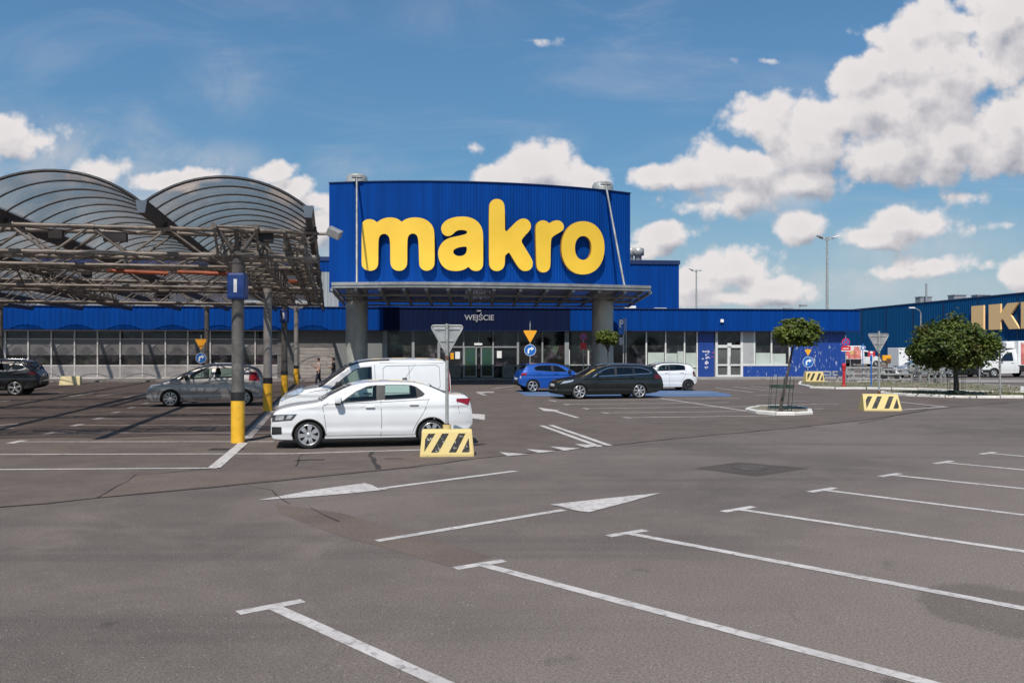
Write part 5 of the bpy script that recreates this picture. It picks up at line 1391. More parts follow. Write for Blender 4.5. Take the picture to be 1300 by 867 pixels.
# ------------------------------------------------------------------ trees
def make_tree(name, label, base, trunk_pts, r0, crown_c, rad, nclump, nleaf, lsz, mat, seed, guard=False, skirt=0.0):
    rnd = random.Random(seed); t = thing(name, label, 'tree', base)
    m = MB(); P = [Vector(p) for p in trunk_pts]; n = len(P)
    for i in range(n-1):
        ra, rb = r0*(1-.45*i/(n-1)), r0*(1-.45*(i+1)/(n-1)); m.tube(P[i],P[i+1],ra,10,rb)
    tr = m.build('trunk', M['bark'], t)
    cc = Vector(crown_c); m = MB(); clumps = []
    tries = 0
    while len(clumps) < nclump and tries < 9000:
        tries += 1
        d = Vector((rnd.gauss(0,1),rnd.gauss(0,1),rnd.gauss(0,1))).normalized(); q = rnd.uniform(.25,1)**.45
        lump = 1+.22*math.sin(d.x*5+seed)*math.cos(d.y*4.3+seed*2)+.10*math.sin(d.z*7+d.x*3+seed)
        p = Vector((d.x*rad[0],d.y*rad[1],d.z*rad[2]))*q*lump
        if p.z < -rad[2]*.72+skirt*abs(p.x): continue
        clumps.append(cc+p)
    for p in clumps[::3]:
        a = P[-1].lerp(P[-2], rnd.uniform(0,.5)); mid = a.lerp(p,.5)+Vector((rnd.uniform(-.1,.1),rnd.uniform(-.1,.1),.08*rad[2]))
        m.tube(a,mid,r0*.32,5,r0*.2); m.tube(mid,p,r0*.2,5,r0*.06)
    m.build('limbs', M['bark'], tr)
    V, Fc, tone = [], [], []
    for p in clumps:
        cr = rnd.uniform(.65,1.25)*.21*max(rad); tn = rnd.uniform(.0,1)
        dirc = (p-cc).normalized()
        for _ in range(nleaf):
            o = Vector((rnd.gauss(0,1),rnd.gauss(0,1),rnd.gauss(0,.75)))*cr*.62
            c = p+o
            nrm = (Vector((rnd.gauss(0,.6),rnd.gauss(0,.6),.75+rnd.gauss(0,.4)))+dirc*.5).normalized()
            ax = nrm.cross(Vector((rnd.gauss(0,1),rnd.gauss(0,1),rnd.gauss(0,1)))).normalized(); bx_ = nrm.cross(ax)
            s = lsz*rnd.uniform(.6,1.3); droop = nrm*s*.22; b = len(V)
            V += [c-ax*s*.55, c-bx_*s*.42-droop, c-ax*-.12*s+bx_*0-droop*.0, c+bx_*s*.42-droop, c+ax*s*.6-droop*.6, c+ax*s*.18-bx_*s*.5-droop, c+ax*s*.18+bx_*s*.5-droop]
            Fc += [(b,b+1,b+2),(b,b+2,b+3),(b+1,b+5,b+2),(b+2,b+5,b+4),(b+2,b+4,b+6),(b+2,b+6,b+3)]
            k = min(1,max(0,tn*.7+rnd.uniform(0,.3))); tone += [k]*7
    me = bpy.data.meshes.new('crown'); me.from_pydata([tuple(v) for v in V], [], Fc); me.materials.append(M[mat])
    at = me.attributes.new('tone','FLOAT','POINT'); at.data.foreach_set('value', tone); me.update()
    o = bpy.data.objects.new('crown', me); C.objects.link(o); o.parent = t
    if guard:
        m = MB(); 
        lean = P[1]-P[0]
        for k in range(11):
            a = 2*math.pi*k/11; x, y = .38*math.cos(a), .38*math.sin(a); z1 = 1.12+.05*(k%2)
            m.tube((x,y,-.02),(x+lean.x*.8,y+lean.y*.8,z1),.007,5)
        for z in (.15,.78,.84): 
            pts = [(.385*math.cos(2*math.pi*k/18)+lean.x*z*.7,.385*math.sin(2*math.pi*k/18),z) for k in range(19)]; m.path(pts,.012 if z<.5 else .018,5)
        m.build('wire_guard', M['wire'], t)
    return t
g = G(990,521.5,.11)
make_tree('maple_tree', 'small round topped maple with a leaning trunk inside a wire guard on the kerbed planter', (g.x,g.y,.11), [(0,0,-.05),(.12,.0,.6),(.27,0,1.3),(.40,0,1.95),(.50,0,2.35)], .055, (.55,0,2.58), (.70,.70,.40), 80, 75, .10, 'leaf', 3, True)
Y = 53.0
make_tree('maple_tree', 'small round topped maple with a thin straight trunk in front of the right column', (Xat(771.5,Y),Y,0), [(0,0,-.05),(.0,.0,.9),(.02,0,1.6),(-.0,0,2.3)], .05, (-.02,0,2.86), (.68,.68,.42), 70, 70, .12, 'leaf', 8)
g = G(1214,500.5,.11)
make_tree('maple_tree', 'broad dark green maple with bronze tips on the verge in front of the white truck', (g.x,g.y,.11), [(0,0,-.05),(.0,.0,.5),(-.03,0,.95),(-.05,0,1.5)], .135, (-.12,.0,2.2), (1.5,1.6,1.14), 190, 125, .13, 'leaf_red', 5, False, .06)
m = MB(); 
gx = g
for k in range(8):
    a = 2*math.pi*k/8+.2; x, y = .36*math.cos(a), .36*math.sin(a); m.tube((x,y,-.02),(x,y,1.0),.010,5)
for z in (.12,.16,.9): m.path([(.365*math.cos(2*math.pi*k/18),.365*math.sin(2*math.pi*k/18),z) for k in range(19)],.016,5)
o = m.build('tree_guard', M['wire']); o.location = (g.x,g.y,.11); tag(o, 'green wire guard round the trunk of the broad dark maple', 'tree guard')
# big fallen-leaf litter under the broad tree
rnd = random.Random(12); m = MB()
for _ in range(420):
    a, r = rnd.uniform(0,6.28), abs(rnd.gauss(0,1.1)); x, y = g.x+r*1.3*math.cos(a), g.y+r*.8*math.sin(a); s = rnd.uniform(.03,.07); an = rnd.uniform(0,6.28); z = .118+rnd.uniform(0,.015)
    m.add([(x+s*math.cos(an+q),y+s*math.sin(an+q),z+rnd.uniform(0,.02)) for q in (0,1.7,3.1,4.8)], [(0,1,2,3)])
tag(m.build('fallen_leaves', M['leaf_red']), 'dry leaves scattered under the broad maple', 'leaves', kind='stuff')

# ------------------------------------------------------------------ people
def person(label, loc, rot, shirt, step, arm):
    t_name = 'person'
    bm = bmesh.new(); lay = bm.verts.layers.skin.verify(); V = {}
    def v(k, p, r, ry=None):
        q = bm.verts.new(p); q[lay].radius = (r*1.22, (ry or r)*1.22); V[k] = q; return q
    def e(a, b): bm.edges.new((V[a],V[b]))
    v('pel',(0,0,.92),.125,.10); v('wst',(0,0,1.06),.115,.09); v('chest',(0,0,1.28),.15,.10); v('neck',(.01,0,1.45),.055); v('nk2',(.02,0,1.50),.05); v('head',(.035,0,1.585),.082,.075); v('top',(.03,0,1.66),.07)
    for a, b in (('pel','wst'),('wst','chest'),('chest','neck'),('neck','nk2'),('nk2','head'),('head','top')): e(a,b)
    for s, n in ((1,'l'),(-1,'r')):
        dx = step*s
        v('hip'+n,(0,.09*s,.86),.095); v('kn'+n,(dx*.45+.03,.095*s,.48),.062); v('an'+n,(dx-.02*(dx<0),.10*s,.09 if dx>=0 else .13),.042); v('to'+n,(dx+.16,.11*s,.035),.034)
        for a, b in (('pel','hip'+n),('hip'+n,'kn'+n),('kn'+n,'an'+n),('an'+n,'to'+n)): e(a,b)
        v('sh'+n,(0,.175*s,1.40),.06)
        if arm[n] == 'phone': v('el'+n,(.04,.215*s,1.14),.045); v('wr'+n,(.27,.13*s,1.20),.032); v('ha'+n,(.34,.10*s,1.23),.034); v('fi'+n,(.385,.085*s,1.25),.022)
        else: v('el'+n,(-.05,.225*s,1.13),.045); v('wr'+n,(.0,.23*s,.90),.032); v('ha'+n,(.02,.23*s,.83),.036); v('fi'+n,(.035,.225*s,.775),.024)
        for a, b in (('chest','sh'+n),('sh'+n,'el'+n),('el'+n,'wr'+n),('wr'+n,'ha'+n),('ha'+n,'fi'+n)): e(a,b)
    me = bpy.data.meshes.new('p'); bm.to_mesh(me); bm.free()
    o = bpy.data.objects.new('p', me); C.objects.link(o)
    me.skin_vertices[0].data[0].use_root = True
    sm = o.modifiers.new('s','SKIN'); su = o.modifiers.new('u','SUBSURF'); su.levels = 2; su.render_levels = 2
    dg = bpy.context.evaluated_depsgraph_get(); dg.update()
    nm = bpy.data.meshes.new_from_object(o.evaluated_get(dg)); bpy.data.objects.remove(o)
    b = bpy.data.objects.new('person', nm); C.objects.link(b); b.location = loc; b.rotation_euler = (0,0,rot); tag(b, label, 'person', None)
    nm.materials.clear()
    for q in ('skin',shirt,'trousers','black_plastic'): nm.materials.append(M[q])
    for f in nm.polygons:
        c = f.center; f.use_smooth = True
        if c.z < .085: i = 3
        elif c.z < .96 and not (abs(c.y) > .19): i = 2
        elif c.z < 1.455 and not (c.x > .12) and not (abs(c.y) > .19 and c.z < 1.17): i = 1
        else: i = 0
        f.material_index = i
    m = MB(); 
    m.lathe([(.0,1.715),(.045,1.705),(.08,1.665),(.092,1.62),(.088,1.57),(.07,1.535),(.05,1.52)], 16, origin=(.012,0,0))
    h = m.build('hair', M['hair'], b)
    m = MB(); m.lathe([(0,-.02),(.012,-.012),(.013,.0),(.0,.022)],8,origin=(.118,0,1.585)); m.build('nose', M['skin'], b)
    return b
pr = person('person in a pale pink top and navy trousers, phone in hand, by the roller shutter', (Xat(404.5,50.3),50.3,0), R(180+15), 'shirt_pale', .20, {'l':'hang','r':'phone'})
p2 = person('person in a black top holding a phone just behind the one in pale pink', (Xat(423.5,50.8),50.8,0), R(180+10), 'shirt_black', .16, {'l':'phone','r':'hang'})
for b_, sd_ in ((pr,-1),(p2,1)):
    m = MB(); m.bbox((-.01,-.035,-.07),(.01,.035,.07),.004); o = m.build('mobile_phone', M['phone']); o.location = b_.matrix_basis @ Vector((.40,.085*sd_,1.29)); o.rotation_euler = (0,R(-20),b_.rotation_euler.z)
    tag(o, 'small black phone held by the person in %s' % ('pale pink' if sd_ < 0 else 'black'), 'phone')
# ------------------------------------------------------------------ vehicles
class Body:
    """surface functions of a car: x 0 = nose .. L = tail, y half width, z up"""
    def __init__(s, d):
        s.d = d; s.L = d['L']; s.hw = d['hw']; s.top = pchip(d['top']); s.bot = pchip(d['bot'])
        s.zB = d.get('zB', .95); s.tum = d.get('tum', .38); s.zw = d.get('zw', .62)
        s.ft = d.get('ft', (.85,.24)); s.rt = d.get('rt', (.6,.14)); s.crown = d.get('crown', .045); s.rad = d.get('rad', .09)
    def W(s, x):
        w = s.hw; a, k = s.ft; b, q = s.rt
        if x < a: w *= 1-k*((a-x)/a)**2.6
        if x > s.L-b: w *= 1-q*((x-(s.L-b))/b)**2.6
        return w
    def y(s, x, z, ins=0.0):
        W = s.W(x)
        if z <= s.zB:
            if z >= s.zw: t = (z-s.zw)/(s.zB-s.zw); v = W*(1-.03*t*t)
            else: t = (s.zw-z)/(s.zw-.18); v = W*(1-.055*t*t)
        else:
            h = z-s.zB; v = W*.97-s.tum*h*(1+.45*h)
        if not ins:      # pressed shoulder and sill creases
            zc = s.zB-.075; k = s.d.get('crease', .011)
            v += k*math.exp(-((z-zc)/.028)**2)-k*.9*math.exp(-((z-zc+.075)/.045)**2)+k*.8*math.exp(-((z-.36)/.035)**2)-k*.7*math.exp(-((z-.47)/.06)**2)
        return v-ins
    def section(s, x, ins=0.0, zfloor=None, nside=26, ncor=5, ntop=4):
        zt = s.top(x)-ins; zb = (s.bot(x) if zfloor is None else zfloor)
        cr = s.crown*(1 if zt > s.zB+.2 else .8); ze = zt-cr
        r = min(s.rad, (ze-zb)*.35); r2 = r*1.15
        pts = [(0,zb)]
        yb = s.y(x, zb+.05, ins)
        pts += [(yb*.6,zb),(yb-.035,zb),(yb-.008,zb+.015)]
        z0, z1 = zb+.05, ze-r
        for i in range(nside+1):
            z = z0+(z1-z0)*i/nside; pts.append((s.y(x,z,ins),z))
        yc = s.y(x,z1,ins)
        for i in range(1, ncor+1):
            a = math.pi/2*i/ncor; pts.append((yc-r2*(1-math.cos(a)), z1+r*math.sin(a)))
        yt = yc-r2
        for i in range(1, ntop+1):
            q = 1-i/ntop; pts.append((yt*q, zt-cr*q*q))
        return pts
    def solid(s, xs, ins=0.0, zfloor=None, ends=.965):
        bm = bmesh.new(); rows = []
        for k, x in enumerate(xs):
            P = s.section(x, ins, zfloor); row = []
            n = len(P)
            full = P+[(-p[0],p[1]) for p in P[-2:0:-1]]
            row = [bm.verts.new((x,p[0],p[1])) for p in full]; rows.append(row)
        n = len(rows[0])
        for a, b in zip(rows[:-1], rows[1:]):
            for i in range(n): bm.faces.new((a[i],a[(i+1)%n],b[(i+1)%n],b[i]))
        for row, rev in ((rows[0],True),(rows[-1],False)):
            h = n//2
            # cap as strips so that it stays quad-like
            for i in range(h):
                j = n-i
                q = [row[i], row[i+1], row[(j-1)%n], row[j%n]]; u = []
                for w in q:
                    if w not in u: u.append(w)
                if len(u) >= 3: bm.faces.new(u if rev else u[::-1])
        bmesh.ops.recalc_face_normals(bm, faces=bm.faces[:])
        me = bpy.data.meshes.new('tmp'); bm.to_mesh(me); bm.free(); return me
    def xtop(s, z, a, b):
        """x between a and b where the roof line has height z"""
        fa = s.top(a)-z
        for _ in range(40):
            m = (a+b)/2; fm = s.top(m)-z
            if fa*fm <= 0: b = m
            else: a, fa = m, fm
        return (a+b)/2
def tmpobj(me):
    o = bpy.data.objects.new('tmp', me); C.objects.link(o); return o
def boolean(me, cutters):
    o = tmpobj(me); cs = []
    for c in cutters:
        q = tmpobj(c); cs.append(q); m = o.modifiers.new('b','BOOLEAN'); m.operation = 'DIFFERENCE'; m.solver = 'EXACT'; m.object = q
    dg = bpy.context.evaluated_depsgraph_get(); dg.update()
    r = bpy.data.meshes.new_from_object(o.evaluated_get(dg))
    for q in [o]+cs: bpy.data.objects.remove(q)
    return r
def frange(a, b, n): return [a+(b-a)*i/n for i in range(n+1)]
def wheel_meshes(R_, rr, w, style, matn):
    m = MB()
    prof = [(rr,-w/2+.012),(rr+.012,-w/2),(R_-.035,-w/2),(R_-.010,-w/2+.02),(R_,-w/2+.045),(R_,w/2-.045),(R_-.010,w/2-.02),(R_-.035,w/2),(rr+.012,w/2),(rr,w/2-.012)]
    m.lathe(prof, 36, 'Y'); ty = m.build('tyre', M['tyre'])
    m = MB(); f = -w/2   # outer side at -y
    m.lathe([(rr+.004,f+.008),(rr-.004,f-.002),(rr-.02,f+.006),(rr-.028,f+.05),(rr-.028,w/2-.02)], 36, 'Y', mi=0)
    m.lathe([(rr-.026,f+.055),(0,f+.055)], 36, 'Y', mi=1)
    n, wid, dbl = style
    for i in range(n):
        a = 2*math.pi*(i+.5)/n; ca, sa = math.cos(a), math.sin(a)
        for off in ((-dbl,dbl) if dbl else (0,)):
            vs = []
            for rad, hw_, yy in ((.035,wid*.75,f+.012),(rr*.55,wid*1.0,f+.004),(rr-.012,wid*1.25,f+.010)):
                for sgn in (-1,1):
                    t = off*(rad/rr)+sgn*hw_/2
                    vs.append((rad*ca-t*sa, yy, rad*sa+t*ca))
            vb = [(x,y+.035,z) for x,y,z in vs]; b = vs+vb
            m.add(b, [(0,2,3,1),(2,4,5,3),(0,6,8,2),(2,8,10,4),(1,3,9,7),(3,5,11,9),(4,10,11,5)], 0)
    m.lathe([(0,f-.004),(.03,f-.003),(.05,f+.004),(.055,f+.02)], 18, 'Y')
    ri = m.build('rim', [M[matn], M['hub_dark']], recalc=False)
    bm = bmesh.new(); bm.from_mesh(ri.data); bmesh.ops.recalc_face_normals(bm, faces=bm.faces[:]); bm.to_mesh(ri.data); bm.free()
    return ty, ri
def build_car(name, label, cat, d, group='parked cars'):
    B = Body(d); L = B.L; hw = B.hw; xf, xr = d['wheels']; Rw = d['R']; Ra = d.get('Ra', Rw*1.14); paint = M[d['paint']]
    xs = sorted(set([round(x,4) for x in [0,.012,.035,.07,.12]+frange(.18,L-.18,int(L/.085))+[L-.12,L-.07,L-.035,L-.012,L]]))
    base = B.solid(xs)
    ws0, ws1 = d['screen']; rs0, rs1 = d['rear']      # windscreen x range, rear window x range (front, back)
    cut = []
    c0, c1 = ws0+.10, d.get('cab_end', rs1-.12)
    cxs = frange(c0, c1, 26); cut.append(B.solid(cxs, .055, .42))
    m = MB()
    for poly in d['windows']:
        n = len(poly); vs = [(x,-2,z) for x, z in poly]+[(x,2,z) for x, z in poly]
        m.add(vs, [tuple(range(n)),tuple(range(2*n-1,n-1,-1))]+[(i,n+i,n+(i+1)%n,(i+1)%n) for i in range(n)])
    o = m.build('tmp', M['under'], recalc=True); me = o.data; bpy.data.objects.remove(o); cut.append(me)
    zs = []
    for (x0, x1, xa, xb) in ((ws0, ws1, ws0-.4, (c0+c1)/2), (rs1, rs0, rs1+.5, (c0+c1)/2)):
        if x0 == x1: continue
        z0 = B.top(x0)+.03; z1 = B.top(x1)-B.crown-.035
        w0 = B.y(x0, B.top(x0)-.02)-.13; w1 = B.y(x1, z1)-.10
        zs.append((x0,x1,z0,z1,w0,w1))
        m = MB(); q = [(-w0,z0),(w0,z0),(w1,z1),(-w1,z1)]
        m.add([(xa,y,z) for y,z in q]+[(xb,y,z) for y,z in q], [(0,1,2,3),(7,6,5,4)]+[(i,4+i,4+(i+1)%4,(i+1)%4) for i in range(4)])
        o = m.build('tmp', M['under'], recalc=True); me = o.data; bpy.data.objects.remove(o); cut.append(me)
    m = MB()
    for x in (xf, xr):
        for sgn in (-1,1):
            m.lathe([(0,-.32),(Ra,-.32),(Ra,.5),(0,.5)] if sgn > 0 else [(0,.32),(Ra,.32),(Ra,-.5),(0,-.5)], 40, 'Y', (x, sgn*(hw-.02), Rw-.01), smooth=False)
    bm = bmesh.new(); 
    o = m.build('tmp', M['under']); bm.from_mesh(o.data); bmesh.ops.remove_doubles(bm, verts=bm.verts[:], dist=1e-5)
    bmesh.ops.recalc_face_normals(bm, faces=bm.faces[:]); bm.to_mesh(o.data); bm.free(); me = o.data; bpy.data.objects.remove(o); cut.append(me)
    me = boolean(base, cut)
    me.materials.clear()
    for q in (paint, M['under'], M['interior'], M['black_plastic']): me.materials.append(q)
    zlow = d.get('skirt', 0)
    for f in me.polygons:
        c = f.center; i = 0
        if (c.z < Rw*2.4) and any(math.hypot(c.x-x, c.z-Rw+.01) < Ra+.006 for x in (xf,xr)) and abs(c.y) > hw-.4: i = 1
        elif c.z < B.bot(c.x)+.012: i = 1
        elif c0-.02 < c.x < c1+.02 and c.z > .4 and abs(c.y) < B.y(c.x,c.z)-.022 and c.z < B.top(c.x)-.034 and c.z > B.bot(c.x)+.05: i = 2
        f.material_index = i; f.use_smooth = True
    me.set_sharp_from_angle(angle=R(28))
    root = thing(name, label, cat, (0,0,0), 0, group)
    body = bpy.data.objects.new('body', me); C.objects.link(body); body.parent = root
    OFF = Vector((-L/2,0,0)); body.location = OFF
    def part(mb, nm, mat, parent=root, recalc=False):
        o = mb.build(nm, mat, parent, recalc=recalc)
        if parent is root: o.location = OFF
        return o
    def surf(mb, poly, off, mi=0, sides=(-1,1), n=1):
        """(x,z) outline laid on the body side, off metres proud"""
        P = []
        for i in range(len(poly)):
            a, b = poly[i], poly[(i+1)%len(poly)]
            for k in range(n): P.append((a[0]+(b[0]-a[0])*k/n, a[1]+(b[1]-a[1])*k/n))
        flat, tris = fill_loops([P])
        for sg in sides: mb.add([(x, sg*(B.y(x,z)+off), z) for x, z in flat], tris if sg < 0 else [t[::-1] for t in tris])
    def patch(mb, q, off, nx=10, nz=6, sides=(-1,1), mi=0):
        """four-cornered (x,z) patch wrapped on the body side"""
        for sg in sides:
            P = []
            for i in range(nx+1):
                a = i/nx; row = []
                for j in range(nz+1):
                    b = j/nz
                    x = (q[0][0]*(1-a)+q[1][0]*a)*(1-b)+(q[3][0]*(1-a)+q[2][0]*a)*b; z = (q[0][1]*(1-a)+q[1][1]*a)*(1-b)+(q[3][1]*(1-a)+q[2][1]*a)*b
                    x = max(.004,min(L-.004,x)); row.append((x, sg*(B.y(x,z)+off), z))
                P.append(row)
            mb.grid(P, mi)
    def seam(mb, pts, w=.010, off=.0025, sides=(-1,1)):
        for (x0,z0),(x1,z1) in zip(pts[:-1],pts[1:]):
            n = max(1,int(math.hypot(x1-x0,z1-z0)/.08)); dx, dz = x1-x0, z1-z0; l = math.hypot(dx,dz); nx_, nz_ = -dz/l*w/2, dx/l*w/2
            for sg in sides:
                P = []
                for k in range(n+1):
                    x, z = x0+dx*k/n, z0+dz*k/n
                    P.append([(x+nx_, sg*(B.y(x+nx_,z+nz_)+off), z+nz_),(x-nx_, sg*(B.y(x-nx_,z-nz_)+off), z-nz_)])
                mb.grid(P, smooth=False)
    # glass
    for i, poly in enumerate(d['windows']):
        g = M['carglass_dark'] if i in d.get('privacy', ()) else M['carglass']
        cx = sum(p[0] for p in poly)/len(poly); cz = sum(p[1] for p in poly)/len(poly)
        big = [(x+(x-cx)*.02, z+(z-cz)*.03) for x, z in poly]
        for sg in (-1,1):
            m = MB(); surf(m, big, -.018, sides=(sg,)); part(m, 'side_window', g)
    for k, (x0,x1,z0,z1,w0,w1) in enumerate(zs):
        m = MB(); P = []
        for i in range(8):
            f = i/7; z = z0-.03+(z1-z0+.055)*f; w = (w0+(w1-w0)*f)+.03; row = []
            for j in range(9):
                y = w*(j/4-1); zz = min(z+B.crown*(y/max(.3,w+.05))**2, B.top(x1)-.004 if k==0 else B.top(x1)-.004)
                x = B.xtop(zz, min(x0,x1)-.15 if k==0 else min(x0,x1)-.1, max(x0,x1)+.15)
                row.append((x+(.012 if k==0 else -.012), y, z-.006))
            P.append(row)
        m.grid(P); part(m, 'windscreen' if k==0 else 'rear_window', M['carglass'] if k==0 else M['carglass_dark'])
        m = MB()   # black rubber edge of the pane
        for a, b in (((0,0),(0,8)),((0,8),(7,8)),((7,8),(7,0)),((7,0),(0,0))):
            n = 8; pts = []
            for q in range(n+1):
                i = a[0]+(b[0]-a[0])*q/n; j = a[1]+(b[1]-a[1])*q/n; pts.append(Vector(P[round(i)][round(j)])+Vector((-.008 if k==0 else .008,0,.012)))
            for u_, v_ in zip(pts[:-1],pts[1:]):
                if (u_-v_).length > 1e-4: m.tube(u_,v_,.014,5)
        part(m, 'window_seal', M['trim_dark'])
    # window trims, pillars
    for sg in (-1,1):
        for poly in d['windows']:
            m = MB(); seam(m, list(poly)+[poly[0]], .022, .003, (sg,)); part(m, 'window_trim', M['trim_dark'])
        for q in d.get('pillars', ()): m = MB(); surf(m, q, .0035, n=2, sides=(sg,)); part(m, 'pillar_trim', M['trim_dark'])
        if d.get('chrome'): m = MB(); seam(m, d['chrome'], .024, .006, (sg,)); part(m, 'chrome_strip', M['chrome'])
        for s_ in d.get('seams', ()): m = MB(); seam(m, s_, .009, .0025, (sg,)); part(m, 'panel_gap', M['trim_dark'])
        for x in (xf, xr):
            ang = [R(q) for q in range(-2,183,8)]; pts = [(x+(Ra+.004)*math.cos(q), Rw-.01+(Ra+.004)*math.sin(q)) for q in ang]
            pts = [q for q in pts if q[1] > B.bot(q[0])+.03]; m = MB(); seam(m, pts, .026, .004, (sg,)); part(m, 'arch_lip', M['trim_dark'])
        for q in d.get('cladding', ()): m = MB(); patch(m, q, .006, 16, 4, (sg,)); part(m, 'lower_cladding', M['black_plastic'])
    # doors' handles
    for hx, hz in d.get('handles', ()):
        for sg in (-1,1):
            y = sg*(B.y(hx,hz)+.0); m = MB(); m.bbox((hx-.10,min(y,y+sg*.035),hz-.014),(hx+.10,max(y,y+sg*.035),hz+.014),.012); part(m, 'door_handle', M[d.get('handle_mat', d['paint'])])
    # lamps
    for key, nm, mat in (('head','headlight',d.get('head_mat','lamp')),('tail','tail_light',d.get('tail_mat','tail_dark')),('fog','fog_lamp_recess','black_plastic'),('white_tail','reversing_light','lamp')):
        for sg in (-1,1):
            if key in d:
                m = MB(); patch(m, d[key], .006, 12, 6, (sg,)); 
                if key in ('head','tail'):   # lamps wrap round onto the nose or tail
                    q = d[key]; zs_ = sorted(p[1] for p in q); zl, zh_ = zs_[0], zs_[-1]
                    x_ = -.006 if key=='head' else L+.006; xx = .004 if key=='head' else L-.004
                    ww = .34 if key=='head' else d.get('tail_w',.3)
                    if key in d.get('wrap', ('head','tail')):
                        yo = B.y(xx,(zl+zh_)/2); P = [[(x_, sg*(yo-ww*a*.95-.01), zl+.02+(zh_-zl-.03)*b) for b in (0,.33,.66,1)] for a in (0,.25,.5,.75,1)]
                        zt_ = B.top(xx)-.03
                        P = [[(p[0],p[1],min(p[2],zt_)) for p in row] for row in P]
                        m.grid(P)
                lo_ = part(m, nm, M[mat])
                if key == 'head':
                    for lq in d.get('lens', ()): m = MB(); patch(m, lq, .009, 6, 4, (sg,)); part(m, 'lamp_lens', M['lamp'], lo_)
    # nose: grille, intake, plate; tail: plate, bumper inset
    m = MB(); wn = B.W(0)
    zt0 = B.top(0.0); zb0 = B.bot(0.0)
    gz = d.get('grille', (zt0-.22, zt0-.08)); m.bbox((-.012,-wn*.55,gz[0]),(.01,wn*.55,gz[1]),.01); m.bbox((-.012,-wn*.6,zb0+.06),(.01,wn*.6,zb0+.2),.01); part(m, 'grille', M['black_plastic'])
    m = MB(); m.bbox((-.022,-.26,zb0+.21),(-.004,.26,zb0+.32),.004); part(m, 'number_plate', M['plate'])
    m = MB(); zr = d.get('rear_plate', .75); m.bbox((L+.002,-.26,zr),(L+.02,.26,zr+.11),.004); part(m, 'number_plate', M['plate'])
    m = MB(); zb1 = B.bot(L-.02); wn = B.W(L); m.bbox((L-.01,-wn*.7,zb1+.03),(L+.012,wn*.7,zb1+.16),.01); part(m, 'bumper_insert', M['black_plastic'])
    # mirrors
    if 'mirror' in d:
        mx, mz = d['mirror']
        for sg in (-1,1):
            y = B.y(mx,mz); m = MB(); T = Matrix.Translation((mx,sg*(y+.13),mz+.045)); 
            lo, hi = (-.065,-.11,-.065), (.075,.11,.075); m.bbox(lo, hi, .045, mat=T); o = part(m, 'wing_mirror', M[d.get('mirror_mat', d['paint'])])
            m = MB(); m.bbox((mx-.06,sg*(y+.03)-.05,mz-.06),(mx+.05,sg*(y+.03)+.05,mz+.01),.015); m.box((mx+.076,sg*(y+.13)-.09,mz-.0),(mx+.079,sg*(y+.13)+.09,mz+.095)); part(m, 'mirror_foot', M['black_plastic'], o)
    if 'aerial' in d:
        ax, ll, tilt = d['aerial']; z = B.top(ax); m = MB(); m.bbox((ax-.06,-.03,z-.005),(ax+.05,.03,z+.03),.012); m.tube((ax,0,z+.02),(ax+ll*math.cos(R(tilt)),0,z+ll*math.sin(R(tilt))),.006,6,.003); part(m, 'aerial', M['black_plastic'])
    if 'rails' in d:
        x0, x1 = d['rails']; m = MB()
        for sg in (-1,1):
            pts = [(x, sg*(B.y(x,B.top(x)-B.crown-.09)-.12), B.top(x)+.012-B.crown*.6+(.03 if 0<i<8 else -.01)) for i, x in enumerate(frange(x0,x1,8))]; m.path(pts, .017, 6)
        part(m, 'roof_rail', M['chrome'])
    if 'spoiler' in d:
        x0, x1 = d['spoiler']; m = MB(); z = B.top(x0); w = B.y(x0,z-.12)-.06; m.bbox((x0-.05,-w,z-.035),(x1,w,z+.012),.015); part(m, 'roof_spoiler', paint)
    # wheels
    ty, ri = wheel_meshes(Rw, d.get('rim_r', Rw*.72), d.get('tw', .2), d.get('rimstyle', (7,.055,.0)), d.get('rimmat','rim'))
    firstw = True
    for x in (xf, xr):
        for sg in (-1,1):
            w = bpy.data.objects.new('wheel', None); C.objects.link(w); w.parent = root; w.empty_display_size = .2
            w.location = (x-L/2, sg*(hw-.125), Rw); w.rotation_euler = (0, R(17*(x>1.5)+5*sg), 0 if sg < 0 else math.pi)
            for q in (ty, ri):
                c = q if firstw else q.copy()
                if not firstw: C.objects.link(c)
                c.parent = w
            firstw = False
    # interior
    sx = d.get('seats', (ws1+.35, ws1+1.3)); zs0 = .38
    for x, ys in ((sx[0],(-.36,.36)),(sx[1],(-.42,0,.42))):
        if x is None: continue
        for y in ys:
            m = MB(); w = .24 if len(ys)==2 else .2
            m.bbox((x-.42,y-w,zs0),(x+.08,y+w,zs0+.16),.05)
            m.bbox((-.09,-w,0),(.05,w,.62),.06, mat=Matrix.Translation((x+.1,y,zs0+.08)) @ Matrix.Rotation(R(16),4,'Y'))
            m.bbox((-.05,-.13,0),(.05,.13,.19),.045, mat=Matrix.Translation((x+.29,y,zs0+.74)) @ Matrix.Rotation(R(10),4,'Y'))
            part(m, 'seat', M['seat'])
    m = MB(); zd = B.top(ws0)-.04; m.bbox((ws0+.12,-hw*.8,zd-.32),(ws0+.62,hw*.8,zd-.02),.06); part(m, 'dashboard', M['interior'])
    m = MB(); cxw = ws0+.82; T = Matrix.Translation((cxw,-.36,zd-.08)) @ Matrix.Rotation(R(-62),4,'Y')
    ring = [(T @ Vector((.18*math.cos(2*math.pi*k/20),.18*math.sin(2*math.pi*k/20),0))) for k in range(21)]; m.path(ring, .016, 6)
    m.tube(T @ Vector((-.17,0,0)), T @ Vector((.17,0,0)), .018, 6); m.tube(T @ Vector((0,0,0)), T @ Vector((0,0,-.25)), .03, 6); part(m, 'steering_wheel', M['interior'])
    root['_L'] = L
    return root, B
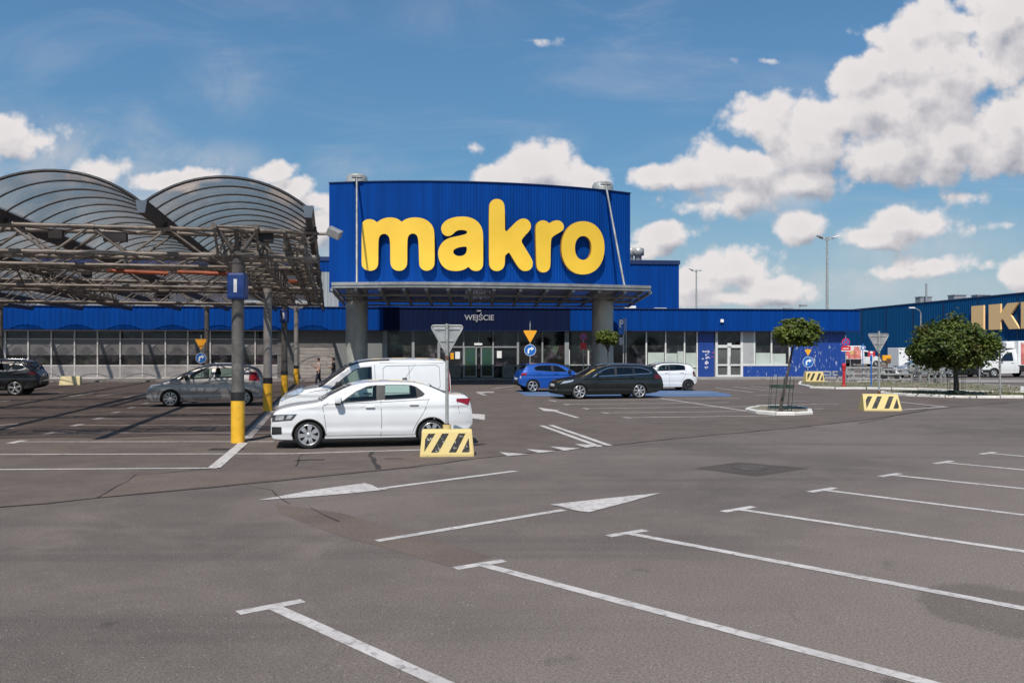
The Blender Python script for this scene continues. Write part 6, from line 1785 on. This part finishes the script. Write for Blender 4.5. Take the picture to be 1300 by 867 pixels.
def park(root, B, front_px, ang, near=-1, flip=False, scale=1.0):
    """stand the car so that its near front (or rear, when flip) wheel touches the ground at photo pixel front_px"""
    xf, xr = B.d['wheels']; a = ang+(math.pi if flip else 0)
    g = G(*front_px); ax = Vector((math.cos(a),math.sin(a),0)); ay = Vector((-math.sin(a),math.cos(a),0))
    xw = (xr if flip else xf)-B.L/2; sgn = 1 if flip else -1
    p = g-ax*xw*scale-ay*(B.hw-.12)*sgn*scale
    root.location = p; root.rotation_euler = (0,0,a); root.scale = (scale,)*3
for k in ('_L',): pass
AL = R(12)
sedan = dict(L=4.36, hw=.865, paint='p_white', top=[(0,.60),(.03,.76),(.12,.85),(.34,.925),(.64,.98),(.96,1.025),(1.3,1.215),(1.74,1.405),(2.0,1.452),(2.36,1.468),(2.97,1.455),(3.31,1.39),(3.6,1.275),(3.87,1.165),(4.17,1.155),(4.27,1.09),(4.33,.95),(4.36,.75)],
  bot=[(0,.30),(.05,.21),(.4,.19),(1.2,.20),(3.2,.20),(4.0,.24),(4.25,.33),(4.36,.45)], zB=.98, tum=.40, wheels=(.79,3.43), R=.302, rim_r=.222, rimstyle=(7,.078,0),
  screen=(.99,1.72), rear=(3.38,3.86), cab_end=3.72, crown=.04,
  windows=[[(1.47,.985),(1.62,1.10),(1.80,1.22),(2.02,1.315),(2.245,1.358),(2.235,1.03)], [(2.40,1.04),(2.42,1.365),(2.80,1.362),(3.01,1.345),(3.10,1.30),(3.12,1.075)]],
  pillars=[[(2.245,1.362),(2.41,1.37),(2.39,1.038),(2.245,1.028)], [(3.11,1.308),(3.20,1.24),(3.29,1.155),(3.24,1.105),(3.13,1.075)]],
  seams=[[(1.17,.30),(1.13,.62),(1.08,.90),(1.20,.98)], [(2.32,.24),(2.34,.60),(2.32,1.03)], [(3.02,.36),(3.12,.55),(3.28,.80),(3.36,1.03)], [(1.10,.945),(1.6,.965),(2.4,.99),(3.4,1.035)], [(1.12,.28),(3.1,.27)], [(4.0,1.03),(4.05,.72)]],
  handles=[(2.09,.885),(3.04,.93)], handle_mat='p_white', mirror=(1.40,1.0), head=[(.02,.585),(.44,.625),(.55,.755),(.03,.735)], head_mat='lamp_dark', lens=[[(.09,.622),(.26,.638),(.28,.718),(.11,.718)],[(.32,.648),(.42,.66),(.47,.735),(.35,.73)]], tail_mat='tail', fog=[(.015,.31),(.23,.33),(.22,.48),(.015,.48)],
  tail=[(3.98,.985),(4.26,.90),(4.32,1.045),(3.99,1.045)], aerial=(2.92,.42,55), ft=(.8,.20), rt=(.7,.16), rear_plate=.80, rad=.085)
c1, B1 = build_car('parked_car', 'white four door sedan parked behind the worn striped block', 'car', sedan)
park(c1, B1, (392,569.5), AL)
van = dict(L=4.25, hw=.90, paint='p_white2', top=[(0,.80),(.03,.90),(.14,1.02),(.40,1.14),(.75,1.22),(1.0,1.30),(1.35,1.55),(1.75,1.80),(2.0,1.875),(2.4,1.915),(3.2,1.93),(4.0,1.91),(4.15,1.87),(4.22,1.75),(4.25,1.5)],
  bot=[(0,.34),(.05,.24),(.5,.2),(3.6,.22),(4.1,.3),(4.25,.42)], zB=1.10, tum=.16, zw=.7, wheels=(.86,3.45), R=.315, rim_r=.22, rimstyle=(6,.09,0), screen=(.88,1.72), rear=(4.0,4.0), cab_end=2.7, crown=.05, rad=.12,
  windows=[[(1.26,1.155),(1.62,1.46),(1.86,1.63),(2.02,1.68),(2.26,1.70),(2.27,1.18)]],
  seams=[[(1.12,.3),(1.12,.8),(1.18,1.14)],[(2.34,.28),(2.36,1.2),(2.34,1.75)],[(2.55,1.05),(2.55,1.66),(2.62,1.72),(3.9,1.74),(3.97,1.68),(3.98,1.2),(3.85,1.06),(2.55,1.05)],[(3.2,1.06),(3.2,1.73)],[(2.45,1.80),(4.1,1.79)],[(.35,1.0),(.9,1.12),(1.2,1.14)]],
  handles=[(2.16,1.05)], handle_mat='black_plastic', mirror=(1.44,1.22), mirror_mat='black_plastic', head=[(.06,.86),(.62,1.12),(.56,1.20),(.10,1.0)], head_mat='lamp', tail=[(4.14,1.0),(4.24,1.0),(4.22,1.66),(4.12,1.66)], tail_w=.12, tail_mat='tail',
  grille=(.55,.82), seats=(2.05,None), ft=(.9,.2), rt=(.4,.05), rear_plate=1.0)
c2, B2_ = build_car('parked_van', 'white panel van with a black mirror parked behind the white sedan', 'van', van)
gv = Vector((Xat(354,22.0),22.0,0)); a = AL; ax = Vector((math.cos(a),math.sin(a),0)); ay = Vector((-math.sin(a),math.cos(a),0))
c2.location = gv+ax*(2.125)+ay*.35; c2.rotation_euler = (0,0,a)
mpv = dict(L=4.26, hw=.88, paint='p_grey', top=[(0,.58),(.04,.70),(.18,.82),(.5,.94),(.85,1.03),(1.2,1.19),(1.6,1.40),(1.95,1.525),(2.4,1.60),(2.9,1.605),(3.4,1.57),(3.75,1.52),(3.95,1.42),(4.1,1.22),(4.2,1.0),(4.26,.72)],
  bot=[(0,.32),(.06,.2),(.5,.18),(3.6,.2),(4.1,.28),(4.26,.42)], zB=.98, tum=.33, wheels=(.88,3.50), R=.315, rim_r=.235, rimstyle=(9,.022,.028), screen=(.80,1.85), rear=(3.8,4.12), crown=.05, rad=.1,
  windows=[[(1.42,1.03),(1.62,1.20),(1.95,1.38),(2.14,1.43),(2.36,1.445),(2.30,1.06)],[(2.46,1.065),(2.50,1.45),(2.95,1.455),(3.30,1.43),(3.36,1.10)],[(1.12,1.0),(1.34,1.17),(1.36,1.03)]],
  pillars=[], seams=[[(1.28,.3),(1.22,.7),(1.24,1.0)],[(2.40,.26),(2.42,.7),(2.38,1.05)],[(3.2,.4),(3.4,.8),(3.42,1.1)],[(1.3,.28),(3.1,.26)]],
  handles=[(2.2,.93),(3.18,.96)], mirror=(1.45,1.08), mirror_mat='black_plastic', head=[(.10,.70),(.52,.80),(.66,.93),(.20,.83)], tail=[(3.70,.98),(4.12,.95),(3.98,1.30),(3.74,1.30)], tail_w=.16, tail_mat='tail', ft=(.9,.24), rt=(.6,.14), rails=(1.95,3.5), chrome=[(1.35,.215),(2.2,.212),(3.05,.215)])
c3, B3 = build_car('parked_car', 'grey metallic compact car parked behind the nearest canopy pole', 'car', mpv)
park(c3, B3, (216.5,516.5), AL)
suv = dict(L=4.65, hw=.92, paint='p_dark', top=[(0,.75),(.04,.9),(.2,1.0),(.6,1.08),(1.1,1.15),(1.5,1.38),(1.95,1.60),(2.4,1.685),(3.0,1.70),(3.7,1.67),(4.15,1.60),(4.35,1.42),(4.5,1.12),(4.6,1.02),(4.65,.8)],
  bot=[(0,.4),(.06,.28),(.5,.24),(3.8,.26),(4.4,.36),(4.65,.5)], zB=1.08, tum=.34, zw=.72, wheels=(.92,3.62), R=.36, rim_r=.27, rimstyle=(5,.075,.0), screen=(1.12,1.9), rear=(4.05,4.45), crown=.05, rad=.1,
  windows=[[(1.62,1.16),(1.9,1.36),(2.2,1.48),(2.48,1.52),(2.46,1.17)],[(2.56,1.175),(2.58,1.525),(3.0,1.53),(3.35,1.51),(3.40,1.20)],[(3.48,1.205),(3.46,1.50),(3.8,1.45),(4.02,1.30),(3.9,1.235)]], privacy=(1,2),
  pillars=[[(2.47,1.525),(2.57,1.53),(2.55,1.17),(2.47,1.165)]], chrome=[(1.6,1.13),(2.4,1.145),(3.4,1.175),(3.92,1.21),(4.08,1.30),(3.82,1.48)], seams=[[(1.3,.4),(1.28,1.12)],[(2.5,.34),(2.5,1.16)],[(3.4,.5),(3.52,.9),(3.5,1.2)]], handles=[(2.3,1.03),(3.3,1.05)],
  mirror=(1.62,1.15), head=[(.05,.82),(.6,.92),(.62,1.0),(.1,.95)], tail=[(4.18,1.0),(4.56,.98),(4.5,1.10),(4.22,1.13)], tail_w=.3, cladding=[[(1.35,.28),(3.2,.28),(3.2,.42),(1.35,.42)],[(4.05,.36),(4.6,.48),(4.6,.62),(4.1,.6)]], rails=(2.2,4.0), ft=(.9,.2), rt=(.7,.16), rear_plate=.9)
c4, B4 = build_car('parked_car', 'dark navy estate suv with chrome window line parked at the far left', 'car', suv)
g = G(19.5,502.3); a = AL; ax = Vector((math.cos(a),math.sin(a),0)); ay = Vector((-math.sin(a),math.cos(a),0))
c4.location = g-ax*(3.62-4.65/2)+ay*.80; c4.rotation_euler = (0,0,a)
estate = dict(L=4.90, hw=.93, paint='p_green', top=[(0,.60),(.04,.72),(.2,.82),(.6,.92),(1.1,1.0),(1.45,1.15),(1.9,1.37),(2.3,1.475),(2.8,1.51),(3.5,1.505),(4.1,1.465),(4.4,1.41),(4.55,1.28),(4.7,1.08),(4.82,.98),(4.90,.7)],
  bot=[(0,.34),(.06,.22),(.5,.19),(3.8,.2),(4.5,.27),(4.90,.42)], zB=.98, tum=.40, wheels=(.97,3.72), R=.335, rim_r=.255, rimstyle=(7,.055,0.0), screen=(1.15,1.95), rear=(4.38,4.7), crown=.045, rad=.09,
  windows=[[(1.72,1.02),(1.95,1.18),(2.2,1.29),(2.46,1.345),(2.62,1.35),(2.58,1.045)],[(2.68,1.05),(2.71,1.355),(3.1,1.365),(3.42,1.355),(3.43,1.08)],[(3.53,1.085),(3.52,1.35),(3.8,1.335),(4.05,1.28),(4.28,1.145),(4.2,1.12)]], privacy=(1,2),
  pillars=[[(2.63,1.355),(2.70,1.36),(2.67,1.05),(2.59,1.045)]], chrome=[(1.55,.965),(1.95,1.20),(2.3,1.34),(2.8,1.395),(3.4,1.39),(3.9,1.35),(4.18,1.25),(4.34,1.13),(4.2,1.095),(3.4,1.055),(2.6,1.02),(1.6,.985)],
  seams=[[(1.42,.34),(1.34,.7),(1.4,.96)],[(2.6,.28),(2.6,1.02)],[(3.4,.42),(3.55,.8),(3.52,1.06)],[(1.5,.5),(2.4,.58),(3.3,.6)]], handles=[(2.42,.90),(3.38,.93)], mirror=(1.78,1.03), head=[(.12,.66),(.62,.76),(.72,.85),(.28,.79)], tail=[(4.42,.86),(4.80,.84),(4.72,1.02),(4.46,1.08)], tail_w=.3, ft=(1.0,.26), rt=(.7,.18), rails=(2.25,4.2), spoiler=(4.42,4.58))
c5, B5 = build_car('parked_car', 'dark green estate car parked across the bays in front of the round topped tree', 'car', estate)
park(c5, B5, (735,506.8), R(13))
hatch = dict(L=3.99, hw=.865, paint='p_blue', top=[(0,.60),(.04,.74),(.2,.84),(.55,.93),(.95,1.0),(1.3,1.2),(1.7,1.40),(2.05,1.47),(2.5,1.485),(3.0,1.47),(3.4,1.43),(3.55,1.38),(3.75,1.16),(3.88,1.0),(3.99,.72)],
  bot=[(0,.32),(.06,.22),(.5,.19),(3.2,.2),(3.7,.28),(3.99,.42)], zB=.97, tum=.38, wheels=(.82,3.29), R=.312, rim_r=.24, rimstyle=(5,.06,0.0), screen=(.98,1.68), rear=(3.48,3.78), crown=.045, rad=.09,
  windows=[[(1.50,1.03),(1.72,1.20),(1.95,1.32),(2.2,1.36),(2.18,1.04)],[(2.30,1.045),(2.32,1.36),(2.7,1.36),(3.0,1.33),(3.22,1.22),(3.1,1.10)]], privacy=(0,1), pillars=[[(2.2,1.362),(2.31,1.363),(2.29,1.04),(2.19,1.035)]],
  seams=[[(1.2,.32),(1.14,.95)],[(2.24,.26),(2.24,1.04)],[(2.9,.4),(3.06,.75),(3.14,1.05)]], handles=[(2.05,.92),(2.95,.96)], mirror=(1.38,1.02), mirror_mat='black_plastic', head=[(.05,.64),(.5,.72),(.55,.82),(.1,.76)], tail=[(3.60,.88),(3.90,.82),(3.86,.96),(3.62,1.0)], tail_w=.22, tail_mat='tail', white_tail=[(3.88,.70),(3.96,.70),(3.93,.82),(3.88,.82)], ft=(.8,.22), rt=(.6,.18), spoiler=(3.46,3.62), rear_plate=.62)
c6, B6 = build_car('parked_car', 'bright blue hatchback parked near the entrance doors', 'car', hatch)
# rear near wheel on the ground at (676, 497.6); nose points right
park(c6, B6, (676,497.8), R(12), flip=True)
mini = dict(L=3.54, hw=.82, paint='p_white', top=[(0,.62),(.04,.78),(.15,.88),(.45,.97),(.75,1.05),(1.05,1.25),(1.4,1.43),(1.8,1.495),(2.3,1.50),(2.8,1.46),(3.1,1.41),(3.25,1.33),(3.42,1.0),(3.5,.85),(3.54,.66)],
  bot=[(0,.3),(.05,.22),(.4,.18),(2.9,.2),(3.3,.28),(3.54,.42)], zB=.98, tum=.30, wheels=(.60,3.02), R=.29, rim_r=.215, rimstyle=(8,.03,0.0), rimmat='rim_dark', screen=(.78,1.4), rear=(3.12,3.35), crown=.045, rad=.1,
  windows=[[(1.2,1.05),(1.42,1.24),(1.6,1.34),(1.95,1.375),(1.95,1.06)],[(2.03,1.06),(2.03,1.378),(2.5,1.37),(2.78,1.335),(2.86,1.27),(2.86,1.09)]], privacy=(1,), pillars=[[(1.955,1.38),(2.025,1.38),(2.025,1.06),(1.955,1.06)]],
  seams=[[(.98,.3),(.96,1.0)],[(1.99,.26),(1.99,1.05)],[(2.6,.45),(2.86,.8),(2.9,1.08)]], handles=[(1.84,.94),(2.66,.96)], mirror=(1.2,1.06), head=[(.04,.68),(.36,.78),(.40,.9),(.1,.82)], tail=[(3.28,.78),(3.48,.72),(3.36,1.02),(3.26,1.02)], tail_w=.14, ft=(.7,.2), rt=(.5,.16))
c7, B7 = build_car('parked_car', 'small white hatchback with dark wheels half hidden by the dark green estate', 'car', mini)
g = G(873,495.8); a = R(9); ax = Vector((math.cos(a),math.sin(a),0)); ay = Vector((-math.sin(a),math.cos(a),0))
c7.location = g-ax*(3.02-3.54/2)+ay*.70; c7.rotation_euler = (0,0,a)
# far vehicles beyond the verge
far = dict(hatch); far.update(paint='p_silver'); 
c8, B8 = build_car('parked_car', 'pale silver car parked beside the white container, half hidden by the round tree', 'car', far)
park(c8, B8, (1158,479.5), R(8))
far2 = dict(estate); far2.update(paint='p_dark')
c9, B9 = build_car('parked_car', 'dark car in the deep shade behind the trunk of the broad maple', 'car', far2)
park(c9, B9, (1206,479.2), R(6))
cab = dict(L=2.9, hw=.98, paint='p_white2', top=[(0,.85),(.04,1.0),(.15,1.16),(.5,1.32),(.95,1.45),(1.3,1.72),(1.75,2.08),(2.05,2.2),(2.4,2.26),(2.8,2.28),(2.9,2.26)], bot=[(0,.42),(.05,.32),(.4,.28),(2.9,.34)], zB=1.25, tum=.18, zw=.8, wheels=(.86,3.9), R=.36, rim_r=.21, rimstyle=(6,.08,0), screen=(.92,1.68), rear=(2.0,2.0), cab_end=2.6, crown=.05, rad=.12,
  windows=[[(1.30,1.28),(1.62,1.62),(1.86,1.85),(2.1,1.95),(2.42,1.96),(2.44,1.30)]], privacy=(0,), seams=[[(1.2,.4),(1.2,1.25)],[(2.52,.4),(2.52,2.0)]], handles=[(2.34,1.12)], handle_mat='black_plastic', mirror=(1.45,1.34), mirror_mat='black_plastic', head=[(.06,.92),(.5,1.08),(.66,1.26),(.14,1.1)], grille=(.66,.86), seats=(2.1,None), ft=(.9,.18), rt=(.1,.0), cladding=[[(.03,.36),(.5,.34),(.5,.62),(.03,.6)]])
def truck(label, wrap, L, hbox, wrapname):
    r, b = build_car('delivery_truck', label, 'truck', cab, 'food delivery trucks')
    off = Vector((-b.L/2,0,0))
    m = MB(); m.bbox((2.78,-1.05,.95),(2.78+L,1.05,hbox),.04); m.box((2.85,-.5,.55),(2.7+L,.5,.94)); o = m.build('cargo_box', M['white'], r); o.location = off
    
    for y0, y1 in ((-1.058,-1.052),(1.052,1.058)): m = MB(); m.box((2.98,y0,1.02),(2.78+L-.1,y1,hbox-.12)); m.build(wrapname, M[wrap], o)
    m = MB(); m.bbox((2.1,-.6,2.25),(2.79,.6,hbox-.05),.1); q = m.build('cooling_unit', M['white'], r); q.location = off
    
    for y0, y1 in ((-1.04,-1.0),(1.0,1.04)): m = MB(); m.box((3.0,y0,.45),(2.6+L,y1,.9)); q = m.build('side_guard', M['black_plastic'], r); q.location = off
    return r, b
t1, tb = truck('white truck with a strawberry picture on its box, beyond the broad maple', 'food_b', 3.9, 2.86, 'strawberry_picture')
g = G(1261,479.2); a = R(4); ax = Vector((math.cos(a),math.sin(a),0)); ay = Vector((-math.sin(a),math.cos(a),0)); t1.location = g-ax*(.86-1.45)+ay*.85; t1.rotation_euler = (0,0,a)
t2, tb2 = truck('white food van with a meat picture, nose to the right behind the metal barriers', 'food_a', 3.2, 2.75, 'food_picture')
a = R(6)+math.pi; ax = Vector((math.cos(a),math.sin(a),0)); Yn = 118.; t2.location = Vector((Xat(1119,Yn),Yn+1.0,0))+ax*1.45; t2.rotation_euler = (0,0,a)
for o in list(scene.objects):
    if '_L' in o: del o['_L']
